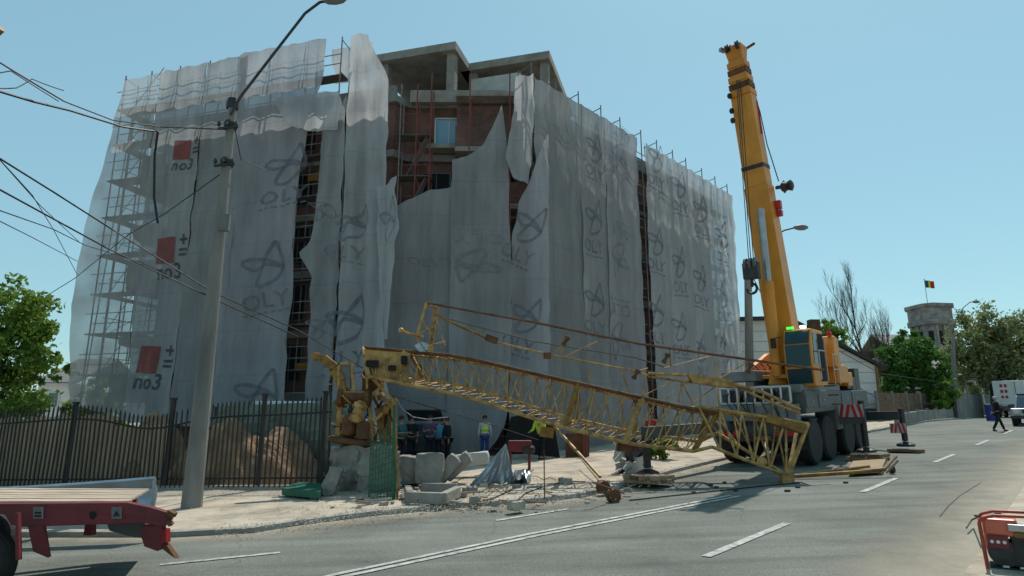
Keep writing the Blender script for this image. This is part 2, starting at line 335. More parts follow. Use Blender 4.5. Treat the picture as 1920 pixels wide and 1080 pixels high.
def dust_strip(P, side_, wid):
    mb = MB(); rows = []
    for p in P: rows.append([Vector((p.x+side_.x*wid*k/6, p.y+side_.y*wid*k/6, gz(p.x+side_.x*wid*k/6, p.y+side_.y*wid*k/6)+.007)) for k in range(7)])
    o = mb.grid(rows).build('road_dust', M_rdust); o['kind'] = 'structure'
    a = o.data.attributes.new('edge', 'FLOAT', 'POINT')
    for i in range(len(o.data.vertices)): a.data[i].value = (i % 7)/6
dust_strip([SL(s_, right_l(s_)) for s_ in [i*1.0 for i in range(0, 50)]], -RN, 1.9)
dust_strip([kl[j].lerp(kl[j+1], k/4) for j in range(1, len(kl)-7) for k in range(4)], RN, 1.3)
# painted markings
def stripe(pts, w_, dz=.012):
    rws = []
    P = [Vector(p) for p in pts]; Q = []
    for a, b in zip(P[:-1], P[1:]):
        n = max(1, int((b-a).length/.6))
        Q += [a.lerp(b, i/n) for i in range(n)]
    Q.append(P[-1])
    for i, p in enumerate(Q):
        a = Q[max(0,i-1)]; b = Q[min(len(Q)-1,i+1)]; d = (b-a).normalized(); n = Vector((-d.y, d.x, 0))*w_/2
        rws.append([Vector(((p+k*n).x, (p+k*n).y, gz((p+k*n).x, (p+k*n).y)+dz)) for k in (-1, 1)])
    return MB().grid(rws)
for i in range(-2, 9):
    s_ = 8.6+(i)*7.15
    if s_ < 60: struct('road_marking', stripe([SL(s_, -4.6), SL(s_+2.9, -4.6)], .14), M_paint)
dl = [G(560,1101), G(640,1080), G(1000,1004), G(1380,930)]
dn = Vector((-RF.y, RF.x, 0))
struct('road_marking', stripe([p-dn*.09 for p in dl], .11), M_paint)
struct('road_marking', stripe([p+dn*.11 for p in dl], .11), M_paint)
struct('road_marking', stripe([G(930,977), G(1065,955)], .11), M_paint)
struct('road_marking', stripe([G(300,1060), G(525,1037)], .11), M_paint)
for px in ((620,1005,740,994),):
    struct('tar_seam', stripe([G(1762,970), G(1778,950), G(1800,930), G(1840,905)], .022, .009), M_black)
# ---------------------------------------------------------------- building under construction
Lp0 = Vector((-8.0, 27.0)); Ld = Vector((.963, -.270)); Ln = Vector((-.270, -.963))      # outward normal to camera
Rp0 = Vector((1.0, 27.0)); Rd = Vector((.681, .732)); Rn = Vector((.732, -.681))
Mp0 = Vector((-5.4, 26.7)); Md = Vector((.999, .03)).normalized(); Mn = Vector((Md.y, -Md.x))
PL = {'L': (Lp0, Ld, Ln), 'R': (Rp0, Rd, Rn), 'M': (Mp0, Md, Mn)}
def on(pl, px, py):
    p0, d, n = PL[pl]; a, b = ray(px, py)     # point (a t, t): (p - p0).n = 0
    t = (p0.x*n.x+p0.y*n.y)/(a*n.x+n.y); x, y = a*t, t
    return ((x-p0.x)*d.x+(y-p0.y)*d.y, CAMH+b*t)
def at(pl, s_, z, off=0):
    p0, d, n = PL[pl]; return Vector((p0.x+d.x*s_+n.x*off, p0.y+d.y*s_+n.y*off, z))
bld = thing('construction_building', 'unfinished six-storey concrete and red brick apartment block wrapped in torn grey scaffold netting', 'building', (-4, 34, .6))
def P2(pl, s_, off): v = at(pl, s_, 0, off); return (v.x, v.y)
sLl = on('L', 262, 400)[0]
foot = [P2('L', sLl, -1.3), P2('L', 2.2, -1.3), (-5.0, 28.3), (.9, 28.4), P2('R', 1.2, -1.3), P2('R', 20.9, -1.3), P2('R', 20.9, -12), (-3, 50), P2('L', sLl, -14)]
def shrink(poly, k):
    cx = sum(p[0] for p in poly)/len(poly); cy = sum(p[1] for p in poly)/len(poly); out_ = []
    n = len(poly)
    for i in range(n):
        p = Vector(poly[i]); a = Vector(poly[i-1]); b = Vector(poly[(i+1) % n])
        d1 = (p-a).normalized(); d2 = (b-p).normalized(); n1 = Vector((-d1.y, d1.x)); n2 = Vector((-d2.y, d2.x)); m = (n1+n2); m = m/max(.3, m.dot(n1))
        if m.length > 1.6: m = m.normalized()*1.4
        out_.append(tuple(p+m*k))
    return out_
floors = [17.7-2.8*i for i in range(7)]
for i, z in enumerate(floors):
    MB().prism(foot, z-.34, z).build('floor_slab', M_concd, bld)
inner = shrink(foot, .22)
for i, z in enumerate(floors[:-1]):
    MB().prism(inner, z-2.8, z-.34).build('storey_wall', M_brick, bld)
MB().prism(inner, -.5, .55).build('storey_wall', M_concd, bld)
# parapet round the roof
mb = MB()
for a, b in ((0,1),(3,4),(4,5)):
    p, q = Vector((*foot[a], 17.7+.25)), Vector((*foot[b], 17.7+.25)); mb.bar(p+Vector((0,.12,0)), q+Vector((0,.12,0)), .2, .5)
mb.build('parapet', M_concd, bld)
def window(p, d, n, w_, h_, m_glass=M_glass, open_=False):
    d3, n3 = Vector((d.x,d.y,0)), Vector((n.x,n.y,0)); up = Vector((0,0,1))
    mb = MB(); t = .07
    for k in (-.5, .5): mb.bar(p+d3*(w_*k)-up*h_/2, p+d3*(w_*k)+up*h_/2, t, t)
    for k in (-.5, .5): mb.bar(p-d3*(w_/2-.04)+up*h_*k, p+d3*(w_/2-.04)+up*h_*k, t*.98, t*.98)
    mb.bar(p-up*(h_/2-.04)+n3*.002, p+up*(h_/2-.04)+n3*.002, t*.7, t*.7)
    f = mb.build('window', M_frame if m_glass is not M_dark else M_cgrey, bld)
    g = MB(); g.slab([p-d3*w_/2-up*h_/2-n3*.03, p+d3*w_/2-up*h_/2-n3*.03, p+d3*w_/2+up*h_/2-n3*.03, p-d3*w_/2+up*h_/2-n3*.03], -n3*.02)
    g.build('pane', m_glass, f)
cd = Vector((5.9, .1)).normalized(); cn = Vector((cd.y, -cd.x))
def cwin(x, z, w_, h_, mm): window(Vector((x, 28.34+.017*(x+5)+.2-.1, z)), cd, cn, w_, h_, mm)
M_glass_sky = mat('glass painted sky', (.22,.38,.5), (.16,.3,.4), .4, .15, spec=.6)  # blue sky reflection painted into the pane's base colour
cwin(-3.05, 16.1, 1.35, 1.5, M_glass_sky)
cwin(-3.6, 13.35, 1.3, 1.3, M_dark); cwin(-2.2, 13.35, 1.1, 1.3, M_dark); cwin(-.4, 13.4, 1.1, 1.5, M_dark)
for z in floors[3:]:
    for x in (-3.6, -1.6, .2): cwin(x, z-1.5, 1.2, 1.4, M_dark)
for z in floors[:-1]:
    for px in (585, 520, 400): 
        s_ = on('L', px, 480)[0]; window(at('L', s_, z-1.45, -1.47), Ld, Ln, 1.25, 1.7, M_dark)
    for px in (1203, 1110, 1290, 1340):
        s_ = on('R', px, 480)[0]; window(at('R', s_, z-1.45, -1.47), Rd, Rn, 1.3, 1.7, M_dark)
# centre balconies: deck slabs and brick parapets
for z in floors[:4]:
    mb = MB(); mb.box((-1.0, 27.85, z-.12), (3.3, 1.0, .24)); b_ = mb.build('balcony', M_conc, bld)
    if z < 17: MB().box((-1.0, 27.42, z+.52), (3.3, .12, .98)).build('parapet', M_brick, b_)
MB().box((-.9, 28.1, 16.35), (3.5, .2, 1.9)).build('brick_panel', M_brick, bld)
MB().box((-3.1, 28.0, 14.95+.12), (1.9, .7, .22)).build('window_sill', M_conc, bld)
MB().box((-2.6, 28.05, 17.75), (4.6, .3, .62)).build('roof_beam', M_conc, bld)
# penthouse frames: flat roof slabs on columns
e1, e2 = Vector((.963, -.270)), Vector((.270, .963))
def pent(cx, cy, w_, dp, ztop, walls):
    c = Vector((cx, cy)); P = lambda u, v: tuple(c+e1*u+e2*v)
    r = MB().prism([P(-w_,0), P(0,0), P(0,dp), P(-w_,dp)], ztop-.42, ztop).build('roof_slab', M_conc, bld)
    for u, v in ((-.35,.5),(-.35,dp-.4),(-w_+.6,.5),(-w_+.6,dp-.4)):
        q = c+e1*u+e2*v; MB().box((q.x, q.y, (17.7+ztop-.42)/2), (.42,.42,ztop-.42-17.7), rotz(-.273)).build('column', M_conc, bld)
    for (u0, u1, v, h0, h1, m_) in walls:
        a, b = c+e1*u0+e2*v, c+e1*u1+e2*v
        MB().bar((a.x,a.y,(h0+h1)/2), (b.x,b.y,(h0+h1)/2), .2, h1-h0).build('wall', m_, bld)
pent(-2.8, 28.2, 4.6, 5.5, 20.9, [(-4.3,-.3,4.6,17.7,20.4,M_concd)])
pent(1.9, 29.0, 4.8, 6.5, 20.9, [(-4.3,-1.6,.35,17.7,20.1,M_tarp),(-4.3,-.3,4.6,17.7,20.4,M_concd)])
q = Vector((-9.0, 32)); MB().prism([(q+e1*a+e2*b)[:] for a, b in ((-8,0),(2.5,0),(2.5,6),(-8,6))], 17.7, 19.6).build('wall', M_concd, bld)
# left end: curved balconies seen through the thin net
ce = at('L', sLl-.02, 0, -3.0)
for i in range(7):
    z = floors[i]
    pts = [(ce+Vector((math.cos(a)*2.3, math.sin(a)*2.6, 0))) for a in [R(100)+k*R(17) for k in range(11)]]
    b_ = MB().prism([(p.x, p.y) for p in pts], z-.3, z).build('balcony', M_concd, bld)
    if i % 2:
        mb = MB()
        for p, q in zip(pts[:-1], pts[1:]): mb.bar(p+Vector((0,0,z+.45)), q+Vector((0,0,z+.45)), .08, .9)
        mb.build('balcony_wall', M_concd, b_)
# yellow scaffold toeboards seen in the left gap and brown brick pier
for px, py in ((585,318),(560,683)):
    s_, z = on('L', px, py); MB().bar(at('L', s_-.8, z, -.9), at('L', s_+.8, z, -.9), .04, .3).build('site_barrier', M_gear, bld)
# ---------------------------------------------------------------- scaffolding
def scaffold(name, label, pl, s_list, ztop_f, ext, zdecks):
    t = thing(name, label, 'scaffold', tuple(at(pl, s_list[0], .5)))
    for s_ in s_list:
        top = ztop_f(s_)
        for o_ in (-.12, -.95):
            MB().tube(at(pl, s_, gz(at(pl,s_,0).x, at(pl,s_,0).y)+.1, o_), at(pl, s_, top+(ext if o_ == -.12 else 0), o_), .032, 6).build('standard', M_scaf, t)
        for z in zdecks:
            if z < top: MB().tube(at(pl, s_, z, -.12), at(pl, s_, z, -1.2), .028, 5).build('transom', M_scaf, t)
        mb = MB(); zt = top+ext     # guard bracket on the top
        mb.tube(at(pl, s_, zt-.15, -.12), at(pl, s_, zt-.25, -1.0), .025, 5); mb.tube(at(pl, s_, zt-.75, -.95), at(pl, s_, zt-.1, -.95), .025, 5); mb.build('top_bracket', M_scaf, t)
    for z in zdecks:
        mb = MB(); mb.tube(at(pl, s_list[0], z+1, -.2), at(pl, s_list[-1], z+1, -.2), .024, 5); mb.tube(at(pl, s_list[0], z+.5, -.2), at(pl, s_list[-1], z+.5, -.2), .024, 5); mb.build('guard_rail', M_scaf, t)
        mb = MB(); p, q = at(pl, s_list[0], z, -.62), at(pl, s_list[-1], z, -.62); mb.bar(p, q, .62, .05); mb.build('deck', M_plank, t)
    return t
decks = [2.6+2.0*i for i in range(9)]
sL = [on('L', x, y)[0] for x, y in ((232,150),(282,133),(336,118),(392,108),(450,94),(513,86),(577,70),(640,62))]
scafL = scaffold('scaffold', 'tall scaffold behind the netting of the left facade, poles poking over its top edge', 'L', sL, lambda s_: 19.6, .85, decks)
xs = [(1046,160),(1088,165),(1130,187),(1166,210),(1205,235),(1235,258),(1265,280),(1290,298),(1320,318),(1345,335),(1368,352)]
sR = [on('R', x, y+20)[0] for x, y in xs]
scafR = scaffold('scaffold', 'long scaffold behind the netting of the right facade, small brackets along its top', 'R', [on('R',1000,170)[0]]+sR, lambda s_: 17.9, 1.15, decks[:8])
# centre scaffold, exposed, red frames
scafM = thing('scaffold', 'exposed scaffold tower with rusty red frames in front of the bare brick centre', 'scaffold', (-4.5, 27.2, .8))
for x, m_ in ((-5.15, M_scaf), (-4.4, M_scafr), (-3.75, M_scafr), (-1.95, M_scafr), (-.1, M_scafr), (.7, M_scafr)):
    for y in (26.95, 27.75):
        top = 17.9 if x > -4 else 17.3
        MB().tube((x, y, .9), (x, y, top+(.5 if y < 27 else 0)), .035, 6).build('standard', m_, scafM)
for z in [1.3+2*i for i in range(9)]:
    if z > 17: continue
    MB().bar((-5.3, 27.35, z), (-3.7 if z > 12 else .8, 27.35, z), .7, .05).build('deck', M_plank, scafM)
    mb = MB()
    for dz in (.5, 1.0):
        for y in (26.95,): mb.tube((-5.3, y, z+dz), (-3.7 if z > 12 else .8, y, z+dz), .022, 5)
    for x in (-5.15, -4.4, -3.75): mb.tube((x, 26.95, z+.02), (x, 27.75, z+.02), .025, 5)
    mb.build('guard_rail', M_scafr, scafM)
    if z > 7:
        mb = MB(); mb.bar((-4.9, 27.6, z-2), (-3.9, 27.3, z), .35, .04); mb.build('ladder', M_scaf, scafM)
        mb = MB(); mb.tube((-5.15, 27.75, z-2), (-4.4, 27.75, z), .02, 5); mb.tube((-3.75, 26.95, z-2), (-4.4, 26.95, z), .02, 5); mb.build('brace', M_scafr, scafM)
# left end return scaffold
sE = [on('L', 128, 740)[0], on('L', 172, 480)[0], on('L', 225, 300)[0]]
scE = thing('scaffold', 'thin scaffold round the curved balconies at the left end of the block', 'scaffold', tuple(at('L', sE[1], .6)))
s1, s2 = sE[1]-.2, sE[1]+1.2
def leanx(z): return -.16*max(0, (18-z))/18*7
for s_, o_ in ((s1+1.4,-.2),(s1+1.4,-1.2),(s1+.2,-1.2),(s1+.2,-4.2),(s1+3.0,-.2),(s1+2.6,-4.4)):
    MB().tube(at('L', s_-.9*(s_ < s1+1), .3, o_), at('L', s_, 18.6, o_), .03, 6).build('standard', M_scaf, scE)
for z in decks:
    MB().slab([at('L', s1+.1, z, -.3), at('L', s1+3.2, z, -.3), at('L', s1+3.2, z, -1.1), at('L', s1+.1, z, -1.1)], (0,0,.05)).build('deck', M_plank, scE)
    MB().slab([at('L', s1+.1, z+.01, -1.1), at('L', s1+.8, z+.01, -1.1), at('L', s1+.8, z+.01, -4.6), at('L', s1+.1, z+.01, -4.6)], (0,0,.05)).build('deck', M_plank, scE)
    mb = MB(); mb.tube(at('L', s1+.1, z+1, -.2), at('L', s1+3.2, z+1, -.2), .022, 5); mb.tube(at('L', s1+.1, z+1, -1.2), at('L', s1+.1, z+1, -4.5), .022, 5)
    mb.tube(at('L', s1+.2, z, -1.2), at('L', s1+.2, z+2, -4.2), .02, 5); mb.tube(at('L', s1+1.4, z, -.2), at('L', s1+3.0, z+2, -.2), .02, 5); mb.build('guard_rail', M_scaf, scE)
# ---------------------------------------------------------------- nets
def interp(P, t):
    n = len(P)-1; L_ = [0]
    for i in range(n): L_.append(L_[-1]+math.hypot(P[i+1][0]-P[i][0], P[i+1][1]-P[i][1]))
    x = t*L_[-1]
    for i in range(n):
        if x <= L_[i+1] or i == n-1:
            k = (x-L_[i])/max(1e-9, L_[i+1]-L_[i]); return Vector((P[i][0]+(P[i+1][0]-P[i][0])*k, P[i][1]+(P[i+1][1]-P[i][1])*k))
class Net:
    def __init__(s, pl, le, re, top=None, bot=None, off=0., amp=.07, freq=5., seed=0, flare=0.):
        s.pl = pl; conv = lambda P: [on(pl, x, y) for x, y in P]
        s.le, s.re = conv(le), conv(re); s.top = conv(top) if top else None; s.bot = conv(bot) if bot else None
        s.off, s.amp, s.freq, s.seed, s.flare = off, amp, freq, seed, flare
    def sz(s, u, v):
        a, b = interp(s.le, v), interp(s.re, v); p = a.lerp(b, u)
        if s.top: p += (interp(s.top, u)-Vector(s.le[0]).lerp(Vector(s.re[0]), u))*(1-v)**2
        if s.bot: p += (interp(s.bot, u)-Vector(s.le[-1]).lerp(Vector(s.re[-1]), u))*v**2
        return p
    def pt(s, u, v, lift=0.):
        p = s.sz(u, v); x, z = p
        x += .09*noise.noise(Vector((z*1.3, s.seed*3.1, u*2)))*abs(2*u-1)**3; z += .12*noise.noise(Vector((x*2.2, s.seed, 5)))*((1-v)**8+v**6)
        d = s.amp*(.6*math.sin(x*s.freq+s.seed+1.1*math.sin(z*.35+s.seed))+.8*noise.noise(Vector((x*1.6+s.seed*7, z*.22, s.seed)))+.35*noise.noise(Vector((x*3.3, z*.9, s.seed+4))))
        d += .05*math.cos(z*math.pi)*.6
        return at(s.pl, x, z, s.off+d+lift+s.flare*v*v)
    def build(s, label, m, nu=26, nv=56):
        jag = lambda u, v: 0
        rows = [[s.pt(i/nu, j/nv) for i in range(nu+1)] for j in range(nv+1)]
        c = s.pt(.5, 1); c.z -= 0
        o = MB().grid(rows).build('scaffold_net', m, origin=tuple(c), smooth=True)
        tag(o, label, 'netting', 'strips of netting hung on the scaffold'); s.o = o
        return o
    def bary(s, px, py):    # find (u,v) of a pixel
        tgt = Vector(on(s.pl, px, py)); best = None
        u, v = .5, .5
        for _ in range(25):
            p = s.sz(u, v); e = tgt-p
            du = (s.sz(u+.01, v)-p)/.01; dv = (s.sz(u, v+.01)-p)/.01
            det = du.x*dv.y-du.y*dv.x
            if abs(det) < 1e-9: break
            u += (e.x*dv.y-e.y*dv.x)/det; v += (du.x*e.y-du.y*e.x)/det; u = min(1.2, max(-.2, u)); v = min(1.1, max(-.1, v))
        return u, v
EMB1 = [(.40,.52),(.12,.12),(-.12,-.25),(-.2,-.46),(-.05,-.52),(.25,-.42),(.48,-.22),(.53,.0),(.47,.3),(.40,.52)]
EMB2 = [(-.52,.12),(-.3,.17),(0,.12),(.3,.02),(.52,-.12),(.42,-.1),(.1,-.02),(-.2,-.1),(-.45,.02),(-.52,.12)]
def ribbon(P, w_):
    out_ = []
    Q = []
    n = len(P)
    for i in range(n-1):
        p0, p1, p2, p3 = (Vector(P[max(0,i-1)]), Vector(P[i]), Vector(P[i+1]), Vector(P[min(n-1,i+2)]))
        for k in range(5):
            t = k/5; Q.append(.5*((2*p1)+(p2-p0)*t+(2*p0-5*p1+4*p2-p3)*t*t+(3*p1-p0-3*p2+p3)*t**3))
    Q.append(Vector(P[-1]))
    for i, p in enumerate(Q):
        a, b = Q[max(0,i-1)], Q[min(len(Q)-1,i+1)]; d = (b-a).normalized(); nn = Vector((-d.y, d.x))*w_/2; out_.append((p-nn, p+nn))
    return out_
def printing(net, px, py, sx, sy, m, rot=0., txt='OLY', name='emblem', emblem=True, red=False, lift=.03, mirror=False):
    """print laid on the cloth: centre pixel, width and height in metres on the cloth"""
    rj = random.Random(px*31+py); rot += rj.uniform(-.09,.09); sx *= rj.uniform(.9,1.1); sy *= rj.uniform(.92,1.08); sh = rj.uniform(-.12,.12)
    c = Vector(on(net.pl, px, py)); cr, sr = math.cos(rot), math.sin(rot)
    def mapp(x, y):
        if mirror: x = -x
        x += sh*y
        p = c+Vector((x*sx*cr-y*sy*sr, x*sx*sr+y*sy*cr))
        d = net.amp*(.6*math.sin(p.x*net.freq+net.seed+1.1*math.sin(p.y*.35+net.seed))+.8*noise.noise(Vector((p.x*1.6+net.seed*7, p.y*.22, net.seed)))+.35*noise.noise(Vector((p.x*3.3, p.y*.9, net.seed+4))))
        d += .05*math.cos(p.y*math.pi)*.6
        bv = net.bary_s(p) if hasattr(net, 'bary_s') else .5
        return at(net.pl, p.x, p.y, net.off+d+lift+net.flare*bv*bv)
    if emblem:
        mb = MB()
        for E in (EMB1, EMB2):
            rb = ribbon(E, .085); mb.grid([[mapp(*a), mapp(*b)] for a, b in rb])
        mb.build('emblem', m, net.o)
    if txt:
        cu = bpy.data.curves.new('t', 'FONT'); cu.body = txt; cu.size = .5; cu.resolution_u = 2; cu.align_x = 'CENTER'; cu.offset = .008; cu.space_character = 1.05
        to = bpy.data.objects.new('t', cu); col.objects.link(to); dg = bpy.context.evaluated_depsgraph_get(); dg.update()
        me = bpy.data.meshes.new_from_object(to.evaluated_get(dg)); bm = bmesh.new(); bm.from_mesh(me); bmesh.ops.triangulate(bm, faces=bm.faces)
        bmesh.ops.subdivide_edges(bm, edges=[e for e in bm.edges if e.calc_length() > .12], cuts=1, use_grid_fill=False); bmesh.ops.triangulate(bm, faces=bm.faces)
        bm.verts.index_update()
        mb = MB(); mb.add([mapp(v.co.x*(1.25 if emblem else 1), v.co.y-(1.02 if emblem else .5)) for v in bm.verts], [tuple(v.index for v in f.verts) for f in bm.faces])
        bm.free(); bpy.data.objects.remove(to)
        mb.build('lettering', M_inkb if red else m, net.o)
        if emblem:
            mb = MB(); n = 12
            for k in range(7):
                x0 = -.62+k*.18; mb.grid([[mapp(x0+.13*i/3, -1.16), mapp(x0+.13*i/3, -1.11)] for i in range(4)])
            mb.build('small_print', m, net.o)
    if red:
        mb = MB(); n = 8; mb.grid([[mapp(-.42+.6*i/n, -.15+.62*j/n) for i in range(n+1)] for j in range(n+1)]); mb.build('red_square', M_inkr, net.o)
        mb = MB()
        for (x0, x1, y0, y1) in ((.3,.56,.36,.42),(.4,.46,.27,.51),(.3,.56,.12,.18),(.3,.56,.0,.06)):
            mb.grid([[mapp(x0+(x1-x0)*i/3, y0+(y1-y0)*j/3) for i in range(4)] for j in range(4)])
        mb.build('lettering', M_inkb, net.o)
def V(px, py, yb):          # vertical line through a pixel, down to row yb
    a, _ = ray(px, py); res = [(px, py)]
    n = 4
    for i in range(1, n+1):
        y = py+(yb-py)*i/n; u = (540-y)/FPX; f = CP-u*SP; res.append((960+FPX*a*f, y))
    return res
N = {}
def net(key, label, m, *a, **k):
    n_ = Net(*a, **k); n_.build(label, m); N[key] = n_; return n_
e_left = [(236,152),(216,215),(205,260),(172,380),(148,490),(132,620),(127,755)]
v1 = V(300,137,790); v2 = V(392,118,800); v3 = V(470,100,800)
net('L0', 'thin see-through netting over the curved balconies at the far left end', M_nett, 'L', e_left, [(300,137),(288,250),(268,400),(250,560),(236,790)], amp=.1, freq=3, seed=1)
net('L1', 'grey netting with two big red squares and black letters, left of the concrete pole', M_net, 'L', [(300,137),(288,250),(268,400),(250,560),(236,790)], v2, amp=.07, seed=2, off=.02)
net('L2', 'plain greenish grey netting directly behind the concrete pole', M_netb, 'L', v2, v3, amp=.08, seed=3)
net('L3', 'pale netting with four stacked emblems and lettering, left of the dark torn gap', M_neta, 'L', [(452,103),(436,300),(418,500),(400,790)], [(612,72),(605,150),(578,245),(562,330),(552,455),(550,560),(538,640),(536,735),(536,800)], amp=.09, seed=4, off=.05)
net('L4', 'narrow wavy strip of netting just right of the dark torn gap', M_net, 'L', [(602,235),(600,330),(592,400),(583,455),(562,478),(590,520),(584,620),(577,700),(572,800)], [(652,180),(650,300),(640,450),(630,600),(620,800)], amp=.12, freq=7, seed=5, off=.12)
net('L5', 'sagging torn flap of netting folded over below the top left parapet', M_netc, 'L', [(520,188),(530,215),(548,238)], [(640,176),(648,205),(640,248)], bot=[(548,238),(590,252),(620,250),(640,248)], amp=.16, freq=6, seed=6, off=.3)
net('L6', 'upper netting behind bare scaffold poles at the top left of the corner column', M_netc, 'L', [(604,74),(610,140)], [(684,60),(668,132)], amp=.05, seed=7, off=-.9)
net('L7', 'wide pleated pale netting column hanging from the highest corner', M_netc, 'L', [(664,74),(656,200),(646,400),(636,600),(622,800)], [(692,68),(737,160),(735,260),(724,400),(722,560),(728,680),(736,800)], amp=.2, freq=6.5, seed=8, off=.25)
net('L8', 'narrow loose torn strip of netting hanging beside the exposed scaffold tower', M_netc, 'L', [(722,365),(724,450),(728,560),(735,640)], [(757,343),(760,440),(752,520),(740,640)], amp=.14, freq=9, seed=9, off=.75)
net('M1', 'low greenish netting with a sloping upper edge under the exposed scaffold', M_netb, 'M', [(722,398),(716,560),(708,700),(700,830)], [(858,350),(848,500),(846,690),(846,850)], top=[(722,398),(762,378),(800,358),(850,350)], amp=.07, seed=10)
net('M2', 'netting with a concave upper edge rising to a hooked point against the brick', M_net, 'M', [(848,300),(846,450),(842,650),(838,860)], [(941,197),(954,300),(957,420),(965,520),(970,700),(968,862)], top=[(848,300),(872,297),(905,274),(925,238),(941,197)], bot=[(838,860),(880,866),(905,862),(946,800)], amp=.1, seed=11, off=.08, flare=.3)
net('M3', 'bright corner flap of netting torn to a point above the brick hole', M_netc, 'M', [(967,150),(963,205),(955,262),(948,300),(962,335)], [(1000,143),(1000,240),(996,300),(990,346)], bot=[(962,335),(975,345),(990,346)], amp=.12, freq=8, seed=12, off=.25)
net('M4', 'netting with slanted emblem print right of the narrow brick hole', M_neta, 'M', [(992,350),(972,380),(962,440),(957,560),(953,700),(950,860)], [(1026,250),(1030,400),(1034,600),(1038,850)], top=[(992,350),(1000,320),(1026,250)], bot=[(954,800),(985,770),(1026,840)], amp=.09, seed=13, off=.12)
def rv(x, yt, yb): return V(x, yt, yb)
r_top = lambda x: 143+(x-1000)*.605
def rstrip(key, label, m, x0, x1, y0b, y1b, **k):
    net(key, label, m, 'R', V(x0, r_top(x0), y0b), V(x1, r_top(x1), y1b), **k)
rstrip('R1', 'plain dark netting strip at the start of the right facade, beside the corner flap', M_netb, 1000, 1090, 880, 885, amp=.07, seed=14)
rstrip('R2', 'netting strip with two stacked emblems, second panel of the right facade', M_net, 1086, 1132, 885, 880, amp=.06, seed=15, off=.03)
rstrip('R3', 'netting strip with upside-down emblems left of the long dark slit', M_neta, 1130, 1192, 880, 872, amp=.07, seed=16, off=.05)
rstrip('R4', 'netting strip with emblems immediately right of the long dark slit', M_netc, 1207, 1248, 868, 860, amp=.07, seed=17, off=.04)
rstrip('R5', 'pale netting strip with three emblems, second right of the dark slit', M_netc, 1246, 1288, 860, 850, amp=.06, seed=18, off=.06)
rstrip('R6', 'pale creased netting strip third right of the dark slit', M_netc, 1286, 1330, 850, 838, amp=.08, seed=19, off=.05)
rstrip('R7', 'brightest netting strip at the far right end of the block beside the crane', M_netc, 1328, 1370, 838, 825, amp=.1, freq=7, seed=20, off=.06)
for px, py, s_ in ((318,482,2.0),(285,688,2.1),(347,290,1.6)):
    printing(N['L1'], px, py, s_*.95, s_, M_inkb, rot=-.03, txt='no3', emblem=False, red=True)
for px, py, s_ in ((535,310,2.0),(493,497,2.1),(480,735,2.2),(575,115,.01)):
    if s_ > 1: printing(N['L3'], px, py, s_, s_*.9, M_ink, rot=.05)
printing(N['L7'], 660,420,2.0,1.5,M_inkl, rot=-.1); printing(N['L7'], 652,600,1.6,1.9,M_ink); printing(N['L4'], 606,400,.8,1.5,M_inkl, rot=1.4, txt='OLY'); printing(N['L4'], 602,620,.9,1.6,M_inkl, rot=1.5, txt='OLY')
printing(N['L8'], 742,420,.7,1.8,M_inkl, txt='')
printing(N['M2'], 898,500,1.9,1.5,M_inkl, rot=3.05); printing(N['M1'], 795,480,1.4,.9,M_inkl, emblem=False, txt='OLY', rot=-.15)
printing(N['M4'], 992,420,1.25,1.7,M_ink, rot=-.4); printing(N['M4'], 985,590,1.2,1.7,M_ink, rot=-.3)
for k, x, ys, sx in (('R2',1112,(275,405,560),1.35),('R3',1162,(300,490,640),1.35),('R4',1228,(295,450,580),1.5),('R5',1270,(345,490,610),1.6),('R6',1310,(390,520,650),1.7),('R7',1350,(440,550,640),1.5)):
    for i, y in enumerate(ys):
        printing(N[k], x, y, sx, 1.75, M_ink if k != 'R3' else M_inkl, rot=(3.1 if k == 'R3' else .04))
